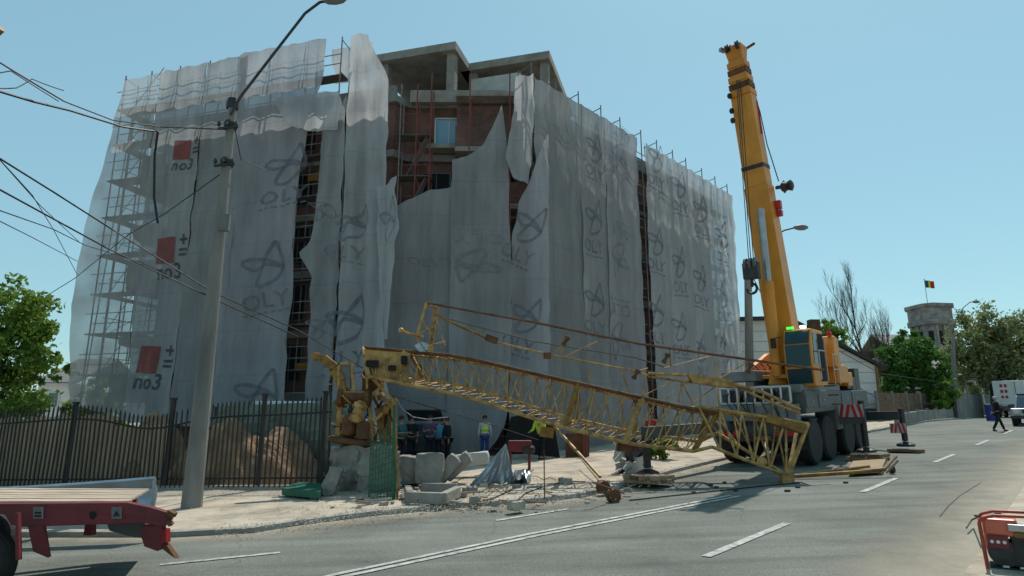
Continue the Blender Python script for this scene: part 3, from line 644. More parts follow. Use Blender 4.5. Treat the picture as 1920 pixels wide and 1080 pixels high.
#MORE#
# ---------------------------------------------------------------- trees
def leaves(mb_pts, size, seed):
    rnd = random.Random(seed); vs = []; fs = []
    for p in mb_pts:
        s_ = size*rnd.uniform(.6, 1.4)
        a = Vector((rnd.gauss(0,1), rnd.gauss(0,1), rnd.gauss(0,1)+.3)).normalized(); b = a.cross(Vector((rnd.gauss(0,1), rnd.gauss(0,1), rnd.gauss(0,1)))).normalized(); c = a.cross(b)
        i = len(vs); vs += [p-b*s_*.5, p+c*s_*.28, p+b*s_*.5, p-c*s_*.28]; fs.append((i,i+1,i+2,i+3))
    return vs, fs
def tree(name, label, base, clumps, nleaf, size, m, seed, trunk_r=.2, group=None, droop=0.):
    """clumps: (offset, radius xyz) measured from the base"""
    rnd = random.Random(seed); t = thing(name, label, 'tree', tuple(base), group)
    mb = MB(); base = Vector(base); main = base+Vector((rnd.uniform(-.2,.2), 0, 0))
    top = max(c[0][2] for c in clumps)
    cx = sum(c[0][0] for c in clumps)/len(clumps); cy = sum(c[0][1] for c in clumps)/len(clumps)
    fork = base+Vector((cx*.3, cy*.3, top*.38)); mb.tube(base-Vector((0,0,.2)), fork, trunk_r, 9, trunk_r*.7)
    for o_, r in clumps:
        c = base+Vector(o_); mid = fork.lerp(c, .5)+Vector((rnd.uniform(-.2,.2), rnd.uniform(-.2,.2), .1)); mb.tube(fork, mid, trunk_r*.45, 6, trunk_r*.25); mb.tube(mid, c, trunk_r*.25, 5, trunk_r*.08)
        for k in range(5):
            d = Vector((rnd.uniform(-1,1)*r[0], rnd.uniform(-1,1)*r[1], rnd.uniform(-.5,1)*r[2]))*.8; mb.tube(mid.lerp(c, .6), c+d, trunk_r*.1, 4, trunk_r*.03)
    mb.build('trunk', M_bark, t)
    vol = sum(r[0]*r[1]*r[2] for _, r in clumps); pts = []
    for o_, r in clumps:
        c = base+Vector(o_); n = int(nleaf*(r[0]*r[1]*r[2])/vol); sub = []
        for k in range(max(6, int(14*max(r)))):
            d = Vector((rnd.gauss(0,1), rnd.gauss(0,1), rnd.gauss(0,1))).normalized()*rnd.uniform(.45, 1.02)
            sub.append((c+Vector((d.x*r[0], d.y*r[1], d.z*r[2])), rnd.uniform(.16, .34)*min(r)))
        for k in range(n):
            q, rr = rnd.choice(sub); d = Vector((rnd.gauss(0,.6), rnd.gauss(0,.6), rnd.gauss(0,.5)-droop*abs(rnd.gauss(0,1))))*rr; pts.append(q+d)
    vs, fs = leaves(pts, size, seed); mb = MB(); mb.v = vs; mb.f = fs
    me_o = mb.build('crown', m, t)
    return t
def bare_tree(name, label, base, h, spread, seed, r0=.12, group=None, levels=5):
    rnd = random.Random(seed); t = thing(name, label, 'tree', tuple(base), group); mb = MB(); mt = MB(); base = Vector(base)
    def br(p, d, l, r, k):
        q = p
        for i in range(3):
            dd = (d+Vector((rnd.uniform(-.15,.15), rnd.uniform(-.15,.15), .06))).normalized(); n = q+dd*l/3
            (mt if k == 0 else mb).tube(q, n, r*(1-.2*i), 5 if k < 2 else 3, r*(1-.2*(i+1)), cap=False); q = n; d = dd
            if k < levels:
                for j in range(2 if k else 3):
                    s_ = Vector((rnd.gauss(0,1)*spread, rnd.gauss(0,1)*spread, rnd.uniform(.5, 1.3))).normalized(); br(q, (d*.7+s_).normalized(), l*rnd.uniform(.38,.55), r*.42, k+1)
    br(base, Vector((0,0,1)), h, r0, 0 if levels > 3 else 1)
    (mt if mt.v else MB().tube(base, base+Vector((0,0,h*.3)), r0, 6)).build('trunk', M_bark, t); mb.build('crown', M_bark, t)
    return t
b = G(40, 800); b = Vector((-25.5, 31, gz(-25.5, 31)))
tree('broadleaf_tree', 'large bright green leafy tree behind the fence at the left edge', b, [((-2.5,0,7.6),(2.6,2.2,1.9)),((.3,0,7.3),(2.3,2,1.7)),((.9,0,5.9),(2.3,2,1.7)),((-.8,0,5.0),(2.8,2,1.6)),((-.6,.5,3.4),(3.0,2.5,1.8)),((1.4,-.4,2.2),(2.4,2,1.7)),((-3.5,0,3),(2.4,2,2)),((2.6,0,4.6),(1.3,1.2,1.0)),((-1,-.5,1.2),(3,2,1.3))], 26000, .27, M_leaf, 3, .28)
def WG(px, d, dz=0, py=800):
    a, _ = ray(px, py); return Vector((a*d, d, gz(a*d, d)+dz))
tree('broadleaf_tree', 'dense dark green bushy tree beside the pale house wall', WG(1705, 52, 0, 690), [((-.8,0,4.2),(1.9,1.7,2.1)),((1.2,0,4.4),(1.9,1.6,2.2)),((.2,0,6.0),(1.6,1.3,1.4)),((-1.6,0,2.4),(1.4,1.4,1.8)),((1.9,0,2.3),(1.3,1.4,1.7))], 14000, .32, M_leaf2, 5, .25)
tree('willow_tree', 'wide olive green drooping tree above the parked lorry at the right', WG(1850, 56, 0, 690), [((-1.7,0,6.3),(1.9,2.0,1.9)),((.6,0,8.1),(2.2,2.1,2.0)),((2.8,0,7.2),(2.3,2,2.2)),((1.2,0,5.3),(2.9,2.2,1.8)),((4.0,0,5.0),(2.0,2,2.0)),((-2.4,0,4.9),(1.2,1.5,1.2)),((-1.2,0,3.4),(1.5,1.5,1.3)),((2.2,0,3.6),(2.3,1.6,1.4)),((4.6,0,7.6),(1.8,1.6,1.8))], 22000, .3, M_leaf3, 9, .3, droop=1.)
tree('shrub', 'light green shrubs at the foot of the utility pole by the stone hall', WG(1770, 50, 0, 690), [((0,0,2.0),(.9,.8,1.1)),((-.7,0,1.0),(.8,.8,.9))], 2200, .22, M_leaf, 6, .08)
tree('broadleaf_tree', 'small green tree showing over the dark roof beside the chimney', WG(1548, 62, 0, 620), [((0,0,8.6),(1.6,1.3,1.0)),((1.2,0,7.6),(1.5,1.3,1.3)),((-1,0,7.0),(1.6,1.3,1.4))], 3500, .3, M_leaf, 7, .15)
tree('shrub', 'small bright green bush at the foot of the netting behind the timber mats', WG(1232, 22.5, .1), [((0,0,.6),(.5,.4,.55)),((.35,0,.35),(.4,.4,.4))], 2600, .12, M_leaf, 8, .03)
tree('broadleaf_tree', 'green tree half hidden behind the see-through netting at the left end', WG(190, 40), [((0,0,3.6),(1.5,1.3,1.3)),((-.5,0,2.2),(1.9,1.4,1.3))], 3000, .3, M_leaf, 12, .12)
bare_tree('poplar_tree', 'tall narrow leafless tree, highest of the bare trees behind the house', WG(1622, 66, 0, 620), 9.2, .33, 31, .17)
bare_tree('poplar_tree', 'leafless tree just right of the tallest bare tree', WG(1645, 68, 0, 620), 6.6, .4, 32, .14)
bare_tree('bare_tree', 'wide thin leafless tree left of the tallest bare tree', WG(1580, 64, 0, 620), 6.9, .75, 33, .12)
# ---------------------------------------------------------------- houses
dH = 46.0
gl, gr = W(1270,690,dH), W(1645,688,dH); g1_, g2_ = W(1385,602,dH), W(1475,600,dH)
house = thing('house', 'long pale gabled house with thin dark roof edge behind the mobile crane', 'house', tuple(WG(1500, dH)))
hk_ = Vector((1.5, 11, 0)); zb0 = WG(1270,dH).z-.3
prof = [Vector((gl.x,dH,zb0)), Vector((gr.x,dH,zb0)), Vector((gr.x,dH,gr.z)), Vector((g2_.x,dH,g2_.z)), Vector((g1_.x,dH,g1_.z)), Vector((gl.x,dH,gl.z))]
MB().slab(prof, hk_).build('wall', M_wall, house)
mb = MB()
for i in range(9): zz = 3.0+.75*i; mb.bar((gl.x+.2,dH-.012,zz), ((gr.x if zz < gr.z else g2_.x+(gr.x-g2_.x)*(g2_.z-zz)/(g2_.z-gr.z)-.1),dH-.012,zz), .02, .025)
mb.build('siding_joint', M_lgrey, house)
mb = MB(); up = Vector((0,0,.02)); ex = Vector((.5,-.35,-.27)); back = hk_+Vector((0,.7,0))
for a, b_ in ((g2_+Vector((0,-.35,0)), gr+ex), (g1_+Vector((0,-.35,0)), g2_+Vector((0,-.35,0))), (gl+Vector((-.5,-.35,-.27)), g1_+Vector((0,-.35,0)))):
    mb.add([a+up, b_+up, b_+back+up, a+back+up, a+up*13, b_+up*13, b_+back+up*13, a+back+up*13], [(0,1,2,3),(4,5,6,7),(0,1,5,4),(1,2,6,5),(2,3,7,6),(3,0,4,7)])
rf = mb.build('roof', M_roof, house)
MB().box((W(1526,612,dH+2).x, dH+2, W(1526,612,dH+2).z-.6), (.75,.6,2.2)).build('chimney', M_rust, rf)
MB().bar((gr.x-.12,dH-.06,zb0), (gr.x-.12,dH-.06,gr.z), .16, .1).build('downpipe', M_gear, house)
MB().bar((gr.x-3,dH-.05,3.0), (gr.x-.3,dH-.05,3.0), .06, .9).build('plinth', M_cgrey, house)
wall_dark = [W(1600,818,36), W(1652,812,38)]
# stone tower hall
D = 92
tb = WG(1746, D, 0, 610); tw = thing('stone_tower', 'octagonal grey stone tower with a heavier battlement top, flag on its roof', 'tower', tuple(tb))
def octo(c, r, z0, z1, mb, rot=R(8)):
    P = [(-r*.62,-r),(r*.62,-r),(r,-r*.62),(r,r*.62),(r*.62,r),(-r*.62,r),(-r,r*.62),(-r,-r*.62)]
    mb.prism([(c.x+x*math.cos(rot)-y*math.sin(rot), c.y+x*math.sin(rot)+y*math.cos(rot)) for x, y in P], z0, z1)
zt = W(1748, 574, D).z; zb = W(1748, 612, D).z
mb = MB(); octo(tb, 2.15, tb.z, zb, mb); mb.build('shaft', M_stone, tw)
mb = MB(); octo(tb, 2.55, zb, zb+.7, mb); octo(tb, 2.4, zb+.7, zt-.5, mb); octo(tb, 2.65, zt-.5, zt, mb); mb.build('battlement', M_stone, tw)
for k in range(8):
    a = R(8-90+45*k); n = Vector((math.cos(a), math.sin(a), 0)); dd_ = 2.16 if k % 2 == 0 else 2.16*1.62/1.414
    for q in ((-.6,.6) if k % 2 == 0 else (0,)):
        c = Vector((tb.x, tb.y, zb-2.4))+n*dd_+Vector((-n.y,n.x,0))*q; MB().box(c, (.1, .62, 2.9), rotz(a)).build('belfry_window', M_dark, tw)
    for q in (-1.2,0,1.2):
        if k % 2 == 0: c = Vector((tb.x, tb.y, zb-2.6))+n*(dd_+.08)+Vector((-n.y,n.x,0))*q; MB().box(c, (.3,.3,5.0), rotz(a)).build('buttress', M_conc, tw)
fx = W(1738, 560, D).x; fp = thing('flagpole', 'thin flagpole with a small blue, yellow and red flag above the stone tower', 'flagpole', (fx, tb.y, zt))
pz = W(1738, 524, D).z; MB().tube((fx, tb.y, zt), (fx, tb.y, pz), .045, 6).build('pole', M_steel, fp)
M_fb = mat('flag blue', (.02,.10,.12), (.02,.08,.1), 3); M_fy = mat('flag yellow', (.6,.5,.03), (.55,.45,.03), 3); M_fr = mat('flag red', (.5,.04,.03), (.45,.03,.03), 3)
fl = MB().tube((fx,tb.y,pz-.02), (fx,tb.y,pz+.06), .08, 6).build('flag', M_fr, fp)
for k, m_ in enumerate((M_fb, M_fy, M_fr)):
    x0 = fx+.05+k*.42; MB().grid([[Vector((x0+.42*i/4, tb.y+.12*math.sin((k*4+i)*.9), pz-.1-1.1*j/4-.05*(k*4+i)*.3)) for i in range(5)] for j in range(5)]).build('flag_stripe', m_, fl)
D = 80
def bldg(name, label, px0, px1, d, py_top, dep, wall, roof_h, wins, over=.3):
    p, q = WG(px0, d), WG(px1, d); zt_ = W(px0, py_top, d).z; t = thing(name, label, 'building', tuple(p.lerp(q, .5)))
    MB().prism([(p.x,p.y),(q.x,q.y),(q.x+2,q.y+dep),(p.x+2,p.y+dep)], p.z-.5, zt_).build('wall', wall, t)
    y0, y1, ym = p.y-over, p.y+dep+over, p.y+dep/2
    mb = MB(); mb.slab([Vector((p.x-over,y0,zt_)), Vector((q.x+over,y0,zt_)), Vector((q.x+over+1,ym,zt_+roof_h)), Vector((p.x-over+1,ym,zt_+roof_h))], (0,0,.18))
    mb.slab([Vector((p.x-over+2,y1,zt_)), Vector((q.x+over+2,y1,zt_)), Vector((q.x+over+1,ym,zt_+roof_h)), Vector((p.x-over+1,ym,zt_+roof_h))], (0,0,.18)); mb.build('roof', M_concd, t)
    for (wx, wy, ww, wh) in wins:
        c = W(wx, wy, d-.02); f = MB()
        for k in (-1,1): f.bar(c+Vector((k*ww/2,-.03,-wh/2)), c+Vector((k*ww/2,-.03,wh/2)), .12, .1); f.bar(c+Vector((-ww/2+.06,-.03,k*wh/2)), c+Vector((ww/2-.06,-.03,k*wh/2)), .1, .12)
        fo = f.build('window', M_white, t); MB().box(c+Vector((0,-.015,0)), (ww-.1,.04,wh-.1)).build('pane', M_glass, fo)
    return t
bldg('stone_hall', 'grey stone hall with a low pitched roof directly below the tower', 1700, 1800, 86, 660, 14, M_stone, 3.2, [(1760,690,1.0,2.0),(1730,700,1.0,2.0)])
bldg('grey_house', 'dark grey house with white framed windows left of the parked lorry', 1778, 1885, 62, 700, 9, M_concd, 2.2, [(1820,738,1.1,2.4),(1850,738,.8,2.0),(1872,738,.8,2.0)])
bldg('red_roofed_house', 'low house with brownish roof behind the lorry at the right edge', 1880, 2010, 66, 705, 9, M_tarp, 2.0, [(1930,740,1.0,1.6)])
bldg('white_house', 'small pale gabled house between the left tree and the netted block', 60, 128, 60, 720, 8, M_wall, 2.6, [(100,750,1.0,1.4)])
# board fence, low walls by the road far side
def wall_run(name, label, cat, p, q, h, m, th=.12, posts=None, pm=None, plinth=None):
    t = thing(name, label, cat, tuple(p)); mb = MB(); n = max(2, int((q-p).length/1.5))
    for i in range(n):
        a, b_ = p.lerp(q, i/n), p.lerp(q, (i+1)/n-.004); za, zb_ = gz(a.x,a.y), gz(b_.x,b_.y)
        d = (b_-a).normalized(); nn = Vector((-d.y, d.x, 0))*th/2
        mb.add([Vector((x.x+k*nn.x, x.y+k*nn.y, z_+hh)) for x, z_ in ((a,za),(b_,zb_)) for hh in (-.1, h) for k in (-1,1)], [(0,1,3,2),(4,6,7,5),(0,4,5,1),(2,3,7,6),(0,2,6,4),(1,5,7,3)])
    mb.build('panel', m, t)
    if posts:
        k = int((q-p).length/posts)
        for i in range(k+1):
            a = p.lerp(q, i/k); MB().box((a.x, a.y-.02, gz(a.x,a.y)+h/2+.05), (.16,.16,h+.16)).build('post', pm or m, t)
    return t
wall_run('board_fence', 'tall grey board fence between the pale house and the tree', 'fence', WG(1650, 44), WG(1795, 56), 2.0, M_cgrey and M_woodd, posts=3, pm=M_concd)
wall_run('guard_rail', 'low pale concrete and rail barrier along the far left kerb of the road', 'barrier', WG(1682, 38), WG(1800, 52), .75, M_conc, .25, posts=2.5, pm=M_concd)
wall_run('garden_wall', 'grey rendered wall with pillar beside the grey house', 'wall', WG(1800, 50), WG(1845, 56), 1.9, M_concd, .3, posts=3)
MB().box(WG(1893-0, 41)+Vector((-1.0,0,.5)), (.5,.4,1.0)).build('waste_bin', M_blue, origin=tuple(WG(1893,41)))
o = bpy.data.objects['waste_bin']; tag(o, 'small blue bin standing on the far kerb beside the garden wall', 'bin')
# ---------------------------------------------------------------- utility poles and lamps
def pole(name, label, px, py_base, d, py_top, px_top, r0, r1, arm=None, box=None):
    b_ = WG(px, d) if py_base is None else G(px, py_base); d = b_.y; tp = W(px_top, py_top, d); tp.x = tp.x
    t = thing(name, label, 'utility pole', tuple(b_)); MB().tube(b_-Vector((0,0,.3)), tp, r0, 14, r1).build('pole', M_pole, t, smooth=False)
    if arm:
        mb = MB(); P = [W(x, y, d-.0+k) for x, y, k in arm]; mb.path(P, .036, 8); a_ = mb.build('arm', M_dsteel, t)
        e = P[-1]; f = (P[-1]-P[-2]).normalized(); f.z *= .2; f.normalize()
        lh = MB(); lh.lathe(e+f*.25, [(.03,-.32),(.1,-.2),(.14,0),(.13,.2),(.05,.36)], 10, 'x', Matrix.Rotation(math.atan2(f.y, f.x), 3, 'Z')); lh.build('lamp_head', M_lgrey, a_)
    return t, b_, tp
p1, pb, ptop = pole('utility_pole', 'tall tapering concrete utility pole in front of the black fence, leaning lamp arm above', 358, 960, None, 190, 437, .235, .1,
    arm=[(432,215,-.15),(452,180,-.15),(520,92,-.2),(572,25,-.25),(600,4,-.3),(612,2,-.35)])
dP = pb.y
MB().box(W(421,418,dP-.25), (.26,.12,.42)).build('junction_box', M_lgrey, p1)
mb = MB(); mb.lathe(W(436,196,dP), [(.15,-.12),(.16,0),(.13,.15)], 10); mb.build('pole_cap', M_dsteel, p1)
for y in (235, 305): 
    mb = MB(); x = 437+(190-y)*.1; mb.lathe(W(x,y,dP), [(.15,-.1),(.17,-.05),(.17,.05),(.15,.1)], 10); mb.bar(W(x-24,y+6,dP-.2), W(x+14,y+2,dP-.2), .05, .05)
    for dx in (-22,-8,10): mb.lathe(W(x+dx,y-2,dP-.2), [(.03,-.05),(.05,0),(.03,.08)], 8)
    mb.build('bracket', M_dsteel, p1)
p2, pb2, pt2 = pole('utility_pole', 'concrete pole between the netted block and yellow boom, its lamp arm behind the boom', 1404, None, 27, 492, 1402, .2, .15,
    arm=[(1402,500,-.1),(1412,488,-.1),(1450,445,.9),(1470,432,1.0),(1490,427,1.0)])
p3, pb3, pt3 = pole('utility_pole', 'distant utility pole with curved lamp arm in front of the stone hall', 1793, None, 54, 610, 1786, .2, .12,
    arm=[(1786,625,-.1),(1793,600,-.1),(1806,577,-.1),(1818,567,-.1),(1824,566,-.1)])
# lamp whose head just enters the picture at the upper left
lp = thing('street_lamp', 'street lamp cut by the left edge, only its pale head in view', 'street lamp', tuple(WG(-60, 12)))
q0 = WG(-60, 12); q1 = W(-75, 60, 12); MB().tube(q0, q1, .1, 8, .07).build('pole', M_pole, lp); mb = MB(); mb.tube(q1, W(-25,75,11.6), .035, 6); mb.build('arm', M_dsteel, lp)
mb = MB(); mb.tube(W(-28,82,11.6), W(0,52,11.5), .06, 8, .1); mb.build('lamp_head', M_gear, lp)
# ---------------------------------------------------------------- overhead cables
def cable(label, P, r=.014, sag=0., n=10):
    pts = []
    for a, b_ in zip(P[:-1], P[1:]):
        for i in range(n):
            t = i/n; p = a.lerp(b_, t); p.z -= sag*4*t*(1-t); pts.append(p)
    pts.append(P[-1]); o = MB().path(pts, r, 5).build('overhead_cable', M_cable, origin=tuple(P[0])); tag(o, label, 'cable', 'overhead cables at the left'); return o
dc = dP
K = lambda x, y, d: W(x, y, d)
cable('uppermost black cable running from the top left corner down to the pole top', [K(-60,80,9.5), K(25,133,10.3), K(120,190,11.5), K(210,225,13), K(300,238,14), K(425,243,dc-.2)], .016)
cable('thick twisted cable just under the uppermost one', [K(-40,160,9.5), K(60,190,10.4), K(130,207,11.5), K(230,238,13), K(296,247,14)], .024)
cable('thin cable joining the two upper cables near the left edge', [K(-20,165,9.8), K(30,165,10.2), K(60,148,10.5), K(120,170,11)], .01, .01)
cable('short drooping cable ending before the upper pair of cables', [K(-20,140,9.8), K(20,133,10.1), K(70,165,10.4), K(110,190,10.8)], .01)
cable('thick black service cable hanging straight down in front of the netting', [K(296,247,14), K(290,290,14.1), K(289,370,14.1), K(296,418,14.1)], .03)
cable('upper of two taut pale cables crossing from the left edge to the lattice boom', [K(-20,285,9.8), K(100,360,12), K(210,430,14), K(400,548,dc+.2), K(560,620,19), K(680,690,21)], .018)
cable('taut cable running just below and parallel to the crossing pale one', [K(-20,345,9.8), K(90,405,12), K(200,465,14), K(400,560,dc+.2), K(560,632,19)], .018)
cable('thin cable meeting the left edge of the netted block halfway up', [K(-20,388,10), K(100,430,14), K(160,460,18), K(260,490,22), K(320,520,25)], .012)
cable('lowest thin sagging cable at the left edge of the picture', [K(-20,405,10), K(60,445,14), K(145,490,20)], .01)
cable('thin steep wire from the left edge down to the scaffold foot', [K(0,300,10), K(60,365,14), K(100,430,18), K(145,515,22)], .01)
cable('second steep wire fanning from the same point at the left edge', [K(0,300,10), K(75,385,15), K(150,455,22)], .01)
cable('diagonal stay wire rising from the left tree to the concrete pole', [K(85,556,24), K(140,522,24), K(240,440,20), K(310,400,17), K(425,318,dc-.1)], .014)
cable('short slack wire right of the concrete pole head', [K(440,240,dc-.1), K(452,300,dc), K(500,320,17)], .012)
cable('thin wire between the far pole and the boom', [K(1404,505,27), K(1440,575,27.5), K(1500,640,29)], .02)
cable('sagging wire along the pale house wall', [K(1530,665,27), K(1600,720,33), K(1650,750,38), K(1787,760,54)], .025)
cable('upper wire along the pale house wall', [K(1540,640,28), K(1650,700,38), K(1787,720,54)], .02)
# ---------------------------------------------------------------- left fence, hoarding, heap
FA, FB = Vector((-20, 21.5)), Vector((-4.9, 17.6))
fence = thing('metal_fence', 'black metal picket fence with pointed bars along the left pavement, sagging before the concrete pole', 'fence', (-10, 19, gz(-10,19)))
def FPt(t, off=0): p = FA.lerp(FB, t); return Vector((p.x, p.y-off, gz(p.x, p.y)+.1))
def ftop(t): return 2.38-.42*math.exp(-((t-.62)/.1)**2)-.12*math.sin(t*9)*.5
n = 98
for i in range(n):
    t = i/(n-1); p = FPt(t); lean = .05*math.sin(i*.37)+.06*math.exp(-((t-.62)/.12)**2); q = p+Vector((lean, -.12*math.exp(-((t-.62)/.12)**2), ftop(t)))
    mb = MB(); mb.bar(p+Vector((0,0,.06)), q, .038, .038); mb.lathe(q, [(.024,0),(.03,.03),(.003,.12)], 4); mb.build('picket', M_fence, fence)
for h_ in (.3, .86):
    mb = MB()
    for i in range(40):
        a, b_ = i/40, (i+1)/40; pa, pb_ = FPt(a), FPt(b_)
        mb.bar(pa+Vector((0,.03,h_*ftop(a) if h_ > .5 else .3)), pb_+Vector((0,.03,h_*ftop(b_) if h_ > .5 else .3)), .03, .05)
    mb.build('rail', M_fence, fence)
for t in (.02, .22, .435, .665, .862, .985):
    p = FPt(t); mb = MB(); mb.box(p+Vector((0,.06,1.27)), (.11,.11,2.55)); mb.box(p+Vector((0,.06,2.57)), (.15,.15,.05)); mb.build('post', M_fence, fence)
pts = [FPt(0)+Vector((0,.1,0)), FPt(1)+Vector((0,.1,0))]
MB().bar(pts[0], pts[1], .22, .22).build('plinth', M_conc, fence)
hoard = thing('hoarding', 'row of weathered brown boards behind the left half of the black fence', 'hoarding', (-13, 20.8, gz(-13,20.8)))
for i in range(62):
    t = .0+i*.0103; p = FPt(t)+Vector((0,.75,0)); h_ = 2.2+.04*math.sin(i*2.3)+.03*math.sin(i*.9)-(.35 if t > .5 else 0)
    MB().box(p+Vector((0,0,h_/2)), (.155,.03,h_), rotz(-.25+.03*math.sin(i*5))).build('board', M_board, hoard)
# clay heap
def heap(name, label, c, rx, ry, h, m, seed, cat='heap', kind=None, nz=.5, res=28):
    rows = []
    for j in range(res+1):
        r = []
        for i in range(res*2+1):
            a = 2*math.pi*i/(res*2); k = j/res; x, y = math.cos(a)*k*rx, math.sin(a)*k*ry
            hh = h*(1-k*k)**.8*(1+nz*noise.noise(Vector((x*1.1+seed, y*1.1, 0)))+.3*nz*noise.noise(Vector((x*4+seed, y*4, 3)))) if k < 1 else 0
            r.append(Vector((c[0]+x, c[1]+y, gz(c[0]+x, c[1]+y)+.08+hh)))
        rows.append(r)
    o = MB().grid(rows).build(name, m, origin=tuple(c)); tag(o, label, cat); return o
heap('soil_heap', 'big mound of brown clay behind the fence right of the concrete pole', tuple(FPt(.79)+Vector((-.1,1.5,0))), 2.6, 1.1, 1.6, M_soil, 4)
heap('soil_heap', 'reddish brown clay mound behind the fence left of the concrete pole', tuple(FPt(.58)+Vector((0,1.55,0))), 1.2, .9, 1.9, M_soil, 9)
gm = thing('green_screen', 'pale greenish construction sheet hung behind the right end of the black fence', 'sheet', tuple(FPt(.93)))
MB().grid([[FPt(.67+.32*i/10, -2.6)+Vector((0,.08*math.sin(i*1.7+j),(.1+2.32*j/8))) for i in range(11)] for j in range(9)]).build('sheet', mat('green sheet', (.17,.2,.16), (.12,.145,.115), 1, .8), gm)
for t in (.67,.83,.99): MB().tube(FPt(t,-2.65), FPt(t,-2.65)+Vector((0,0,2.4)), .03, 6).build('post', M_fence, gm)
# green kerb sheet and strip
MB().slab([G(528,928,.15), G(600,935,.15), G(606,918,.15), G(560,915,.15)], (0,0,.16)).build('green_sheet', M_green, origin=tuple(G(560,925)))
tag(bpy.data.objects['green_sheet'], 'bright green sheet lying on the ground at the fence end', 'sheet')
vr = thing('van', 'white van seen only by its roof over the right part of the black fence', 'van', (-9.0, 23.6, .5))
q = WG(540, 23.5)
mb = MB(); mb.prism([(q.x-1.3,q.y-.8),(q.x+1.3,q.y-.8),(q.x+1.3,q.y+.9),(q.x-1.3,q.y+.9)], q.z+.5, q.z+2.0); mb.slab([Vector((q.x-1.1,q.y-.7,q.z+2.0)), Vector((q.x+1.1,q.y-.7,q.z+2.0)), Vector((q.x+1.0,q.y+.8,q.z+2.0)), Vector((q.x-1.0,q.y+.8,q.z+2.0))], (0,0,W(540,752,23).z-q.z-2.0)); mb.build('body', M_white, vr, bevel=.08)
for dx in (-.8,.8): MB().lathe((q.x+dx,q.y-.82,q.z+.4), [(.34,-.1),(.36,0),(.34,.1)], 16, 'y').build('wheel', M_black, vr)
#MORE2#
# ---------------------------------------------------------------- collapsed tower crane
TC = thing('collapsed_tower_crane', 'fallen mustard yellow lattice tower crane lying across the pavement onto the road', 'tower crane', (-3.4, 17.4, gz(-3.4,17.4)))
def lerpP(P, t):
    L_ = [0]
    for a, b_ in zip(P[:-1], P[1:]): L_.append(L_[-1]+(b_-a).length)
    x = t*L_[-1]
    for i in range(len(P)-1):
        if x <= L_[i+1] or i == len(P)-2: return P[i].lerp(P[i+1], (x-L_[i])/(L_[i+1]-L_[i]))
# main jib: one upper chord, two lower chords, bent slightly where it buckled
UP = [W(682,652,17.6), W(860,668,17.5), W(1060,714,17.3), W(1300,768,17.0), W(1345,776,16.9)]
LF = [W(690,706,17.1), W(870,742,17.0), W(1040,797,16.8), W(1180,832,16.6), W(1300,846,16.5)]
LB = [W(730,700,18.3), W(890,728,18.2), W(1050,780,18.0), W(1190,812,17.8), W(1312,828,17.7)]
UB = [p+Vector((.05,1.0,0)) for p in UP]
for P, r, m_ in ((UP,.055,M_rust),(LF,.05,M_mus),(LB,.05,M_mus),(UB,.045,M_mus)):
    MB().path([lerpP(P, i/12) for i in range(13)], r, 7).build('chord', m_, TC)
n = 24
mb1, mb2, mb3 = MB(), MB(), MB()
rnd = random.Random(5)
for i in range(n):
    a, b_ = i/n, (i+1)/n; m_ = (i+.5)/n
    j = lambda: Vector((rnd.uniform(-.05,.05), 0, 0))
    mb1.tube(lerpP(UP,a), lerpP(LF,m_)+j(), .017, 5); mb1.tube(lerpP(LF,m_), lerpP(UP,b_)+j(), .017, 5); 
    mb2.tube(lerpP(UB,a), lerpP(LB,m_)+j(), .022, 5); mb2.tube(lerpP(LB,m_), lerpP(UB,b_)+j(), .017, 5)
    mb3.tube(lerpP(LF,a), lerpP(LB,b_), .012, 4); mb3.tube(lerpP(LF,a), lerpP(LB,a), .014, 4); mb3.tube(lerpP(UP,a), lerpP(UB,b_), .018, 4); mb3.tube(lerpP(UP,a), lerpP(UB,a), .02, 4)
mb1.build('front_lattice', M_mus, TC); mb2.build('rear_lattice', M_mus, TC); mb3.build('cross_lattice', M_mus, TC)
for t in (0, .12, .62, .8, 1.0):
    mb = MB(); w_ = .1 if t != .12 else .16
    mb.bar(lerpP(UP,t), lerpP(LF,t), w_, .1); mb.bar(lerpP(UB,t), lerpP(LB,t), w_, .1); mb.bar(lerpP(UP,t), lerpP(UB,t), .08, .08); mb.bar(lerpP(LF,t), lerpP(LB,t), .08, .08); mb.build('end_frame', M_gear if t in (.12,.62,1.) else M_mus, TC)
# root section with plates
for P in ([(500+182,655),(690,706),(742,716),(770,662)],):
    c = [W(x,y,17.35) for x, y in P]; MB().slab(c, (0,.08,0)).build('root_plate', M_mus, TC)
for x, y, sx, sz in ((698,682,.32,.18),(735,690,.2,.14),(758,675,.16,.22)):
    MB().box(W(x,y,17.25), (sx,.1,sz)).build('plate_opening', M_dark, TC)
# A frame above the root and pendant tie bars
Dp = 17.6
mb = MB(); mb.bar(W(800,568,Dp), W(781,630,Dp), .07); mb.bar(W(781,630,Dp), W(788,660,Dp), .08); mb.bar(W(818,575,Dp+.9), W(806,662,Dp+.8), .13, .1); mb.bar(W(800,568,Dp), W(818,575,Dp+.9), .08); mb.bar(W(783,628,Dp), W(812,612,Dp+.8), .04); mb.bar(W(790,600,Dp), W(812,635,Dp+.8), .03); mb.bar(W(795,652,Dp), W(835,640,Dp+.8), .04); mb.bar(W(815,590,Dp), W(835,648,Dp), .03); mb.build('a_frame', M_mus, TC)
mb = MB(); mb.path([W(800,568,Dp), W(1000,604,17.5), W(1200,645,17.3), W(1500,688,17.2), W(1545,694,17.3)], .035, 6); mb.build('tie_bar', M_rust, TC)
mb = MB(); mb.path([W(752,620,Dp), W(770,626,Dp), W(795,632,Dp)], .04, 6); mb.lathe(W(752,620,Dp-.05), [(.06,-.05),(.09,0),(.06,.05)], 8, 'y'); mb.build('tie_stub', M_mus, TC)
